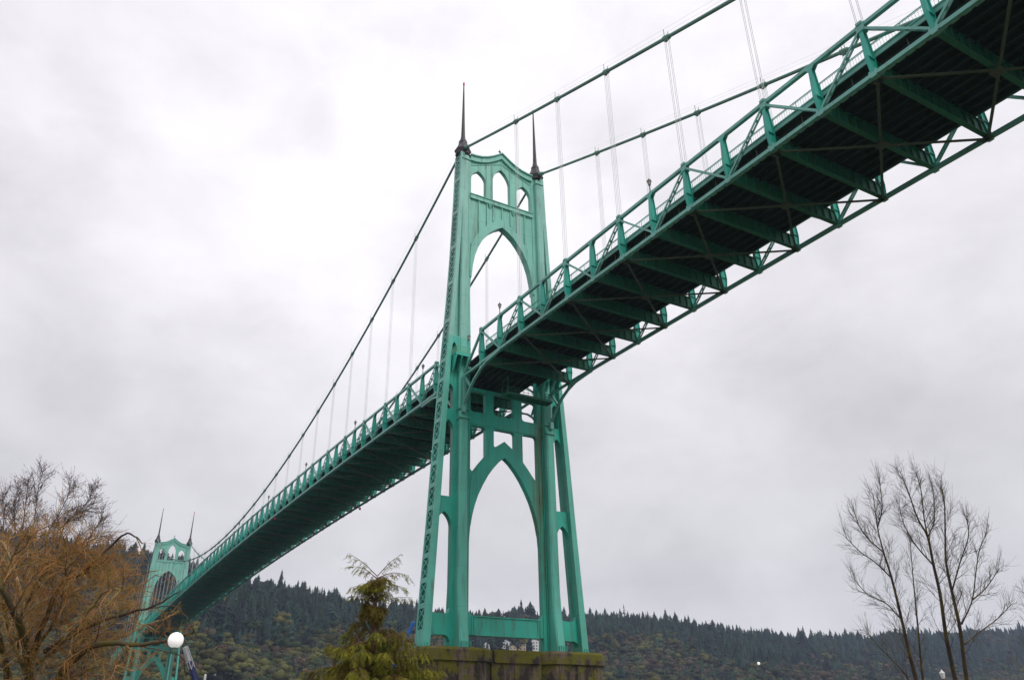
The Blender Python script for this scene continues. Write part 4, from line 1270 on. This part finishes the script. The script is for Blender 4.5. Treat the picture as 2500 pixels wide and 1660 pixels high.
# --- orange-brown willow-like tree filling the lower left
def willow():
    T = empty('bare_tree')
    dp = 19.0
    base = at(70, 1720, dp); base.z = -14.1
    T.location = base
    A = lambda u, v, d=0: at(u, v, dp+d)-base
    limbs = [
        ([(60, 1740), (68, 1640), (55, 1550), (20, 1460), (-25, 1380)], 0.085, 0.03, 'm'),
        ([(100, 1740), (150, 1650), (205, 1590), (262, 1567), (330, 1572), (407, 1563), (450, 1551), (472, 1541), (466, 1512)], 0.085, 0.007, 'm'),
        ([(66, 1620), (110, 1510), (150, 1425), (207, 1400), (262, 1340), (307, 1302), (330, 1306), (344, 1330)], 0.05, 0.007, 'd'),
        ([(110, 1590), (222, 1524), (300, 1500), (355, 1487), (400, 1468), (440, 1440)], 0.04, 0.008, 'd'),
        ([(30, 1570), (90, 1475), (165, 1447), (240, 1420), (330, 1403), (390, 1392)], 0.035, 0.007, 'p'),
        ([(70, 1640), (62, 1510), (42, 1400), (5, 1320)], 0.05, 0.015, 'p'),
        ([(80, 1600), (140, 1500), (158, 1420), (165, 1350)], 0.032, 0.008, 'p'),
        ([(200, 1560), (270, 1480), (330, 1435), (385, 1400)], 0.025, 0.006, 'd'),
        ([(260, 1575), (345, 1530), (400, 1510), (424, 1500)], 0.02, 0.005, 'p'),
        ([(20, 1660), (0, 1560), (-20, 1480)], 0.06, 0.02, 'm'),
        ([(130, 1690), (190, 1650), (260, 1622), (330, 1640)], 0.03, 0.006, 'p'),
        ([(90, 1620), (180, 1540), (250, 1450), (300, 1440), (350, 1425)], 0.03, 0.006, 'p'),
        ([(40, 1600), (60, 1480), (110, 1400), (180, 1385), (250, 1395)], 0.028, 0.006, 'd'),
        ([(60, 1640), (20, 1540), (10, 1430), (40, 1340), (70, 1310)], 0.035, 0.007, 'p'),
        ([(120, 1600), (170, 1570), (250, 1530), (330, 1520), (390, 1540)], 0.025, 0.006, 'p'),
        ([(50, 1500), (100, 1420), (130, 1370), (200, 1345), (240, 1360)], 0.022, 0.006, 'd'),
        ([(330, 1572), (400, 1590), (440, 1600), (455, 1650)], 0.012, 0.005, 'd'),
        ([(355, 1487), (420, 1480), (450, 1500), (462, 1530), (478, 1560)], 0.010, 0.004, 'd'),
    ]
    tm = MB(); cr = MB(); pl_ = MB(); dk = MB(); ol = MB()
    K = dp/13.0
    tm.tube([V((0, 0, 0)), A(75, 1790)*0.6, A(72, 1740)], [0.16*K, 0.13*K, 0.11*K], 8)
    for li_, (px, r0, r1, kind) in enumerate(limbs):
        dd = random.uniform(-2.2, 2.6)
        P = spline([A(u, v, dd*min(1, k/3)) for k, (u, v) in enumerate(px)], 28)
        wob = [V((0, 0, 0))]
        for k in range(28): wob.append(wob[-1]*0.7+rvec()*0.02)
        P = [p+w for p, w in zip(P, wob)]
        mm = MB()
        mm.tube(P, [1.15*K*(r0+(r1-r0)*(k/28)**0.5) for k in range(29)], 7)
        mm.build('limb', {'m': M_bark_moss, 'p': M_bark_pale, 'd': M_twig_dark}[kind], T, smooth=True, fix=False)
        Ln = sum((P[i+1]-P[i]).length for i in range(28))
        for i in range(int(Ln*(6.8 if li_ < 16 else 2))):
            t = random.uniform(0.08, 0.98)
            p, d = frac(P, t)
            uu = (p+base-CAM).dot(rgt)/(p+base-CAM).dot(fwd)*FPX+1250
            edge = min(1, max(0.03, (352-uu)/170))
            if random.random() > edge*(0.75 if uu > 230 else 1)+0.08: continue
            kd = random.random()
            ln = random.uniform(0.5, 1.5)*(1.15-0.4*t)*(0.45+0.55*edge)
            w0 = 0.008+0.013*random.random()
            g = pl_ if kd < 0.25 else (ol if kd < 0.5 else (dk if kd < 0.62 else cr))
            b = grow(g, p, side_dir(d, random.uniform(0.45, 1.1)), ln, w0, 0.004, 8, 0.17, UP*random.choice((0.5, -0.3, -0.7, 0.2)), 4)
            for j in range(int(3+ln*6)):
                q, e = frac(b, random.uniform(0.1, 1))
                l2 = random.uniform(0.2, 0.75)*(0.5+0.5*edge)
                g2_ = random.choice((cr, cr, ol, pl_))
                c = grow(g2_, q, side_dir(e, random.uniform(0.35, 1.0)), l2, 0.0056, 0.0028, 5, 0.17, UP*random.choice((-1.2, -0.6, 0.4, 0.9)), 3)
                for jj in range(3):
                    w, g2 = frac(c, random.uniform(0.2, 1))
                    grow(cr if random.random() < .75 else ol, w, side_dir(g2, random.uniform(0.4, 1.0)), random.uniform(0.1, 0.38), 0.0036, 0.0022, 3, 0.2, UP*random.choice((-1.2, 0.5)), 3)
    tk = tm.build('trunk', M_bark_moss, T, smooth=True, fix=False)
    pl_.build('pale_sprays', M_bark_pale, T, fix=False)
    dk.build('dark_sprays', M_twig_dark, T, fix=False)
    ol.build('olive_sprays', M_twig_olive, T, fix=False)
    cr.build('crown', M_twig_orange, T, fix=False)
    tag(T, 'tangled leafless tree with orange-brown twigs and mossy limbs at lower left', 'bare tree')
willow()

# --- drooping cedar in the lower middle
def cedar():
    T = empty('cedar_tree')
    dp = 22.0
    base = at(905, 1700, dp); base.z = -14.1
    T.location = base
    A = lambda u, v, d=0: at(u, v, dp+d)-base
    tm = MB(); lf = MB()
    trunk = spline([V((0, 0, 0)), A(907, 1640), A(909, 1580), A(914, 1520), A(918, 1460), A(921, 1408)], 30)
    tm.tube(trunk, [0.13*(1-0.88*k/30) for k in range(31)], 7)
    def leaf(p, d, l, w):
        s = d.cross(rvec())
        if s.length < 1e-3: return
        s = s.normalized()*w
        n = len(lf.v)
        q = p+d*l
        mid = p+d*l*0.5
        lf.v += [tuple(p), tuple(mid+s), tuple(q), tuple(mid-s)]
        lf.f.append((n, n+1, n+2, n+3))
    def spray(p, d, ln, dens, droop):
        """flat drooping spray: a thin rachis with scale-leaf branchlets"""
        pts = [V(p)]; d = d.normalized(); st = ln/7
        for k in range(7):
            d = (d+rvec()*0.1-UP*droop*st*4).normalized(); pts.append(pts[-1]+d*st)
        lf.tube(pts, [0.004]*8, 3, cap=False)
        pln = d.cross(UP)
        pln = pln.normalized() if pln.length > 1e-3 else V((1, 0, 0))
        nn = int(ln*dens)
        for k in range(nn):
            q, e = frac(pts, (k+random.random())/nn)
            s = random.choice((-1, 1))
            dd = (e*0.75+pln*s*random.uniform(0.3, 0.8)-UP*0.35+rvec()*0.25).normalized()
            l = random.uniform(0.05, 0.13)
            leaf(q, dd, l, 0.0055)
            for z in range(2):
                leaf(q+dd*l*random.uniform(0.3, 0.8), (dd+rvec()*0.7).normalized(), l*0.55, 0.0045)
    def branch(p0, tip, sag, n_spray, sl, dens, droop, r0=0.02):
        mid = (p0+tip)/2+UP*sag
        P = spline([p0, mid, tip], 14)
        tm.tube(P, [r0*(1-k/14)+0.004 for k in range(15)], 4, cap=False)
        for i in range(n_spray):
            t = 0.12+0.88*(i+random.random())/n_spray
            q, e = frac(P, min(t, 0.995))
            s = e.cross(UP); s = s.normalized() if s.length > 1e-3 else V((1, 0, 0))
            dd = (e*random.uniform(0.2, 0.8)+s*random.uniform(-0.9, 0.9)-UP*random.uniform(0.0, 0.9)).normalized()
            spray(q, dd, sl*random.uniform(0.6, 1.25), dens, droop)
    # feathery top shoots
    tops = [(921, 1406, 852, 1350, -.1), (921, 1406, 976, 1355, .1), (920, 1412, 858, 1382, .3), (922, 1410, 998, 1404, -.2), (919, 1440, 996, 1436, .3), (918, 1445, 852, 1434, -.3),
            (917, 1478, 1008, 1458, .2), (916, 1474, 853, 1455, .1), (920, 1420, 893, 1425, -.4), (921, 1422, 960, 1425, .5)]
    for i, (u0, v0, u1, v1, dd) in enumerate(tops):
        branch(A(u0, v0), A(u1, v1, dd), 0.05 if i < 2 else 0.10, 14, 0.20 if i > 3 else 0.22, 42 if i < 4 else 65, 0.32, 0.010)
    for i in range(26):
        q, e = frac(trunk, random.uniform(0.80, 0.985))
        a = random.uniform(0, 6.28); l = random.uniform(0.15, 0.62)
        branch(q, q+V((math.cos(a), math.sin(a), 0))*l+UP*random.uniform(-0.12, 0.3)*l, 0.03, 3+int(l*16), random.uniform(0.13, 0.26), 75, random.uniform(0.4, 1.0), 0.008)
    # dense clump round the leader
    for i in range(30):
        q, e = frac(trunk, random.choice((random.uniform(0.955, 0.97), random.uniform(0.975, 0.99))))
        spray(q, (rvec()*V((1, 1, 0.2))-UP*0.5).normalized(), random.uniform(0.2, 0.4), 110, 0.9)
    # whorls lower down
    levels = [(1486, 0.28, 5), (1503, 0.40, 6), (1552, 1.0, 4), (1574, 1.25, 5), (1596, 1.5, 7), (1618, 1.65, 8), (1642, 1.85, 9), (1664, 1.95, 10), (1690, 2.05, 11)]
    for v, rad, nb in levels:
        p0 = A(909, v)
        off = random.random()
        for k in range(nb):
            a = 2*math.pi*(k+off+random.random()*0.5)/nb
            rr = 0.88*rad*random.uniform(0.6, 1.2)
            tip = p0+V((math.cos(a), math.sin(a), 0))*rr+UP*random.uniform(-0.12, 0.36)*min(1, rad)
            branch(p0, tip, random.uniform(0.0, 0.16), int(8+rr*14), random.uniform(0.22, 0.36), 110, random.uniform(0.6, 1.3), 0.024)
    for u0, v0, u1, v1, dd in ((906, 1668, 742, 1634, -.4), (907, 1640, 800, 1566, .3), (908, 1622, 1046, 1590, -.2), (908, 1570, 990, 1540, -.3), (907, 1650, 1052, 1628, .4), (908, 1585, 850, 1538, -.2)):
        p0 = A(u0, v0); tip = A(u1, v1, dd)
        branch(p0, tip, 0.02, 26, 0.34, 120, 1.1, 0.026)
    tm.build('trunk', M_cedar_bark, T, fix=False)
    lf.build('crown', M_cedar_leaf, T, fix=False)
    tag(T, 'olive green drooping cedar with a thin forked top in the lower middle', 'conifer tree')
cedar()

# ------------------------------------------------------------------ haze
hz = MB(); hz.box(-1300, 420, -1000, 2600, -17.5, 262)
m_, nt, b = mat_new('haze_air')
nt.nodes.remove(b)
pv = nt.nodes.new('ShaderNodeVolumePrincipled')
pv.inputs['Color'].default_value = (0.62, 0.74, 1.0, 1); pv.inputs['Density'].default_value = 0.00012; pv.inputs['Anisotropy'].default_value = 0.2
nt.links.new(pv.outputs[0], nt.nodes['Material Output'].inputs['Volume'])
ho = hz.build('haze', m_); ho['kind'] = 'stuff'

# ------------------------------------------------------------------ sky and light
wd = bpy.data.worlds.new('World'); S.world = wd; wd.use_nodes = True
nt = wd.node_tree
bg = nt.nodes['Background']
SUN_EL, SUN_AZ = math.radians(46), math.radians(8)
sky = N(nt, 'ShaderNodeTexSky'); sky.sky_type = 'NISHITA'; sky.sun_disc = False; sky.sun_elevation = SUN_EL; sky.sun_rotation = math.radians(90)-SUN_AZ
tc = N(nt, 'ShaderNodeTexCoord')
sx = N(nt, 'ShaderNodeSeparateXYZ'); nt.links.new(tc.outputs['Generated'], sx.inputs[0])
elev = ramp(nt, sx.outputs[2], [(0.0, 0.92), (0.09, 0.93), (0.17, 0.78), (0.30, 0.86), (0.46, 1.05), (0.62, 1.12), (1.0, 1.14)])
mp = N(nt, 'ShaderNodeMapping'); nt.links.new(tc.outputs['Generated'], mp.inputs['Vector']); mp.inputs['Scale'].default_value = (1.6, 1.6, 2.6); mp.inputs['Rotation'].default_value = (0.2, 0.1, 0.4)
n1 = N(nt, 'ShaderNodeTexNoise', Scale=1.5, Detail=6.0, Roughness=0.5, Distortion=0.15); nt.links.new(mp.outputs[0], n1.inputs['Vector'])
cl = ramp(nt, n1.outputs[0], [(0.30, 0.82), (0.5, 0.965), (0.70, 1.08)])
# the cloud bank is heavier towards the hills on the left
dp_ = N(nt, 'ShaderNodeVectorMath', operation='DOT_PRODUCT'); nt.links.new(tc.outputs['Generated'], dp_.inputs[0]); dp_.inputs[1].default_value = (-0.35, 0.93, 0.1)
az = ramp(nt, dp_.outputs['Value'], [(0.10, 0.86), (0.45, 0.95), (0.7, 1.02), (0.95, 0.95)])
c = mixc(nt, 1.0, elev, cl, 'MULTIPLY')
c = mixc(nt, 1.0, c, az, 'MULTIPLY')
n2 = N(nt, 'ShaderNodeTexNoise', Scale=3.6, Detail=7.0, Roughness=0.55, Distortion=0.2); nt.links.new(mp.outputs[0], n2.inputs['Vector'])
c = mixc(nt, 1.0, c, ramp(nt, n2.outputs[0], [(0.32, 0.89), (0.5, 0.985), (0.68, 1.06)]), 'MULTIPLY')
c = mixc(nt, 1.0, c, (1.0, 0.975, 1.015), 'MULTIPLY')
skm = mixc(nt, 1.0, sky.outputs[0], (0.1, 0.1, 0.1), 'MULTIPLY')
c = mixc(nt, 0.95, skm, c)
nt.links.new(c, bg.inputs['Color']); bg.inputs['Strength'].default_value = 1.0
sd = bpy.data.lights.new('sun', 'SUN'); sd.energy = 1.5; sd.angle = math.radians(25); sd.color = (1, 0.97, 0.93)
so = bpy.data.objects.new('sun', sd); COL.objects.link(so)
dirv = V((math.cos(SUN_EL)*math.cos(SUN_AZ), math.cos(SUN_EL)*math.sin(SUN_AZ), math.sin(SUN_EL)))
so.rotation_euler = dirv.to_track_quat('Z', 'Y').to_euler()

S.view_settings.view_transform = 'Standard'
S.view_settings.look = 'None'
S.view_settings.exposure = 0.0
S.view_settings.gamma = 1.0
S.render.engine = 'CYCLES'
S.cycles.use_denoising = True
S.cycles.max_bounces = 6
S.cycles.diffuse_bounces = 3
S.cycles.volume_bounces = 0
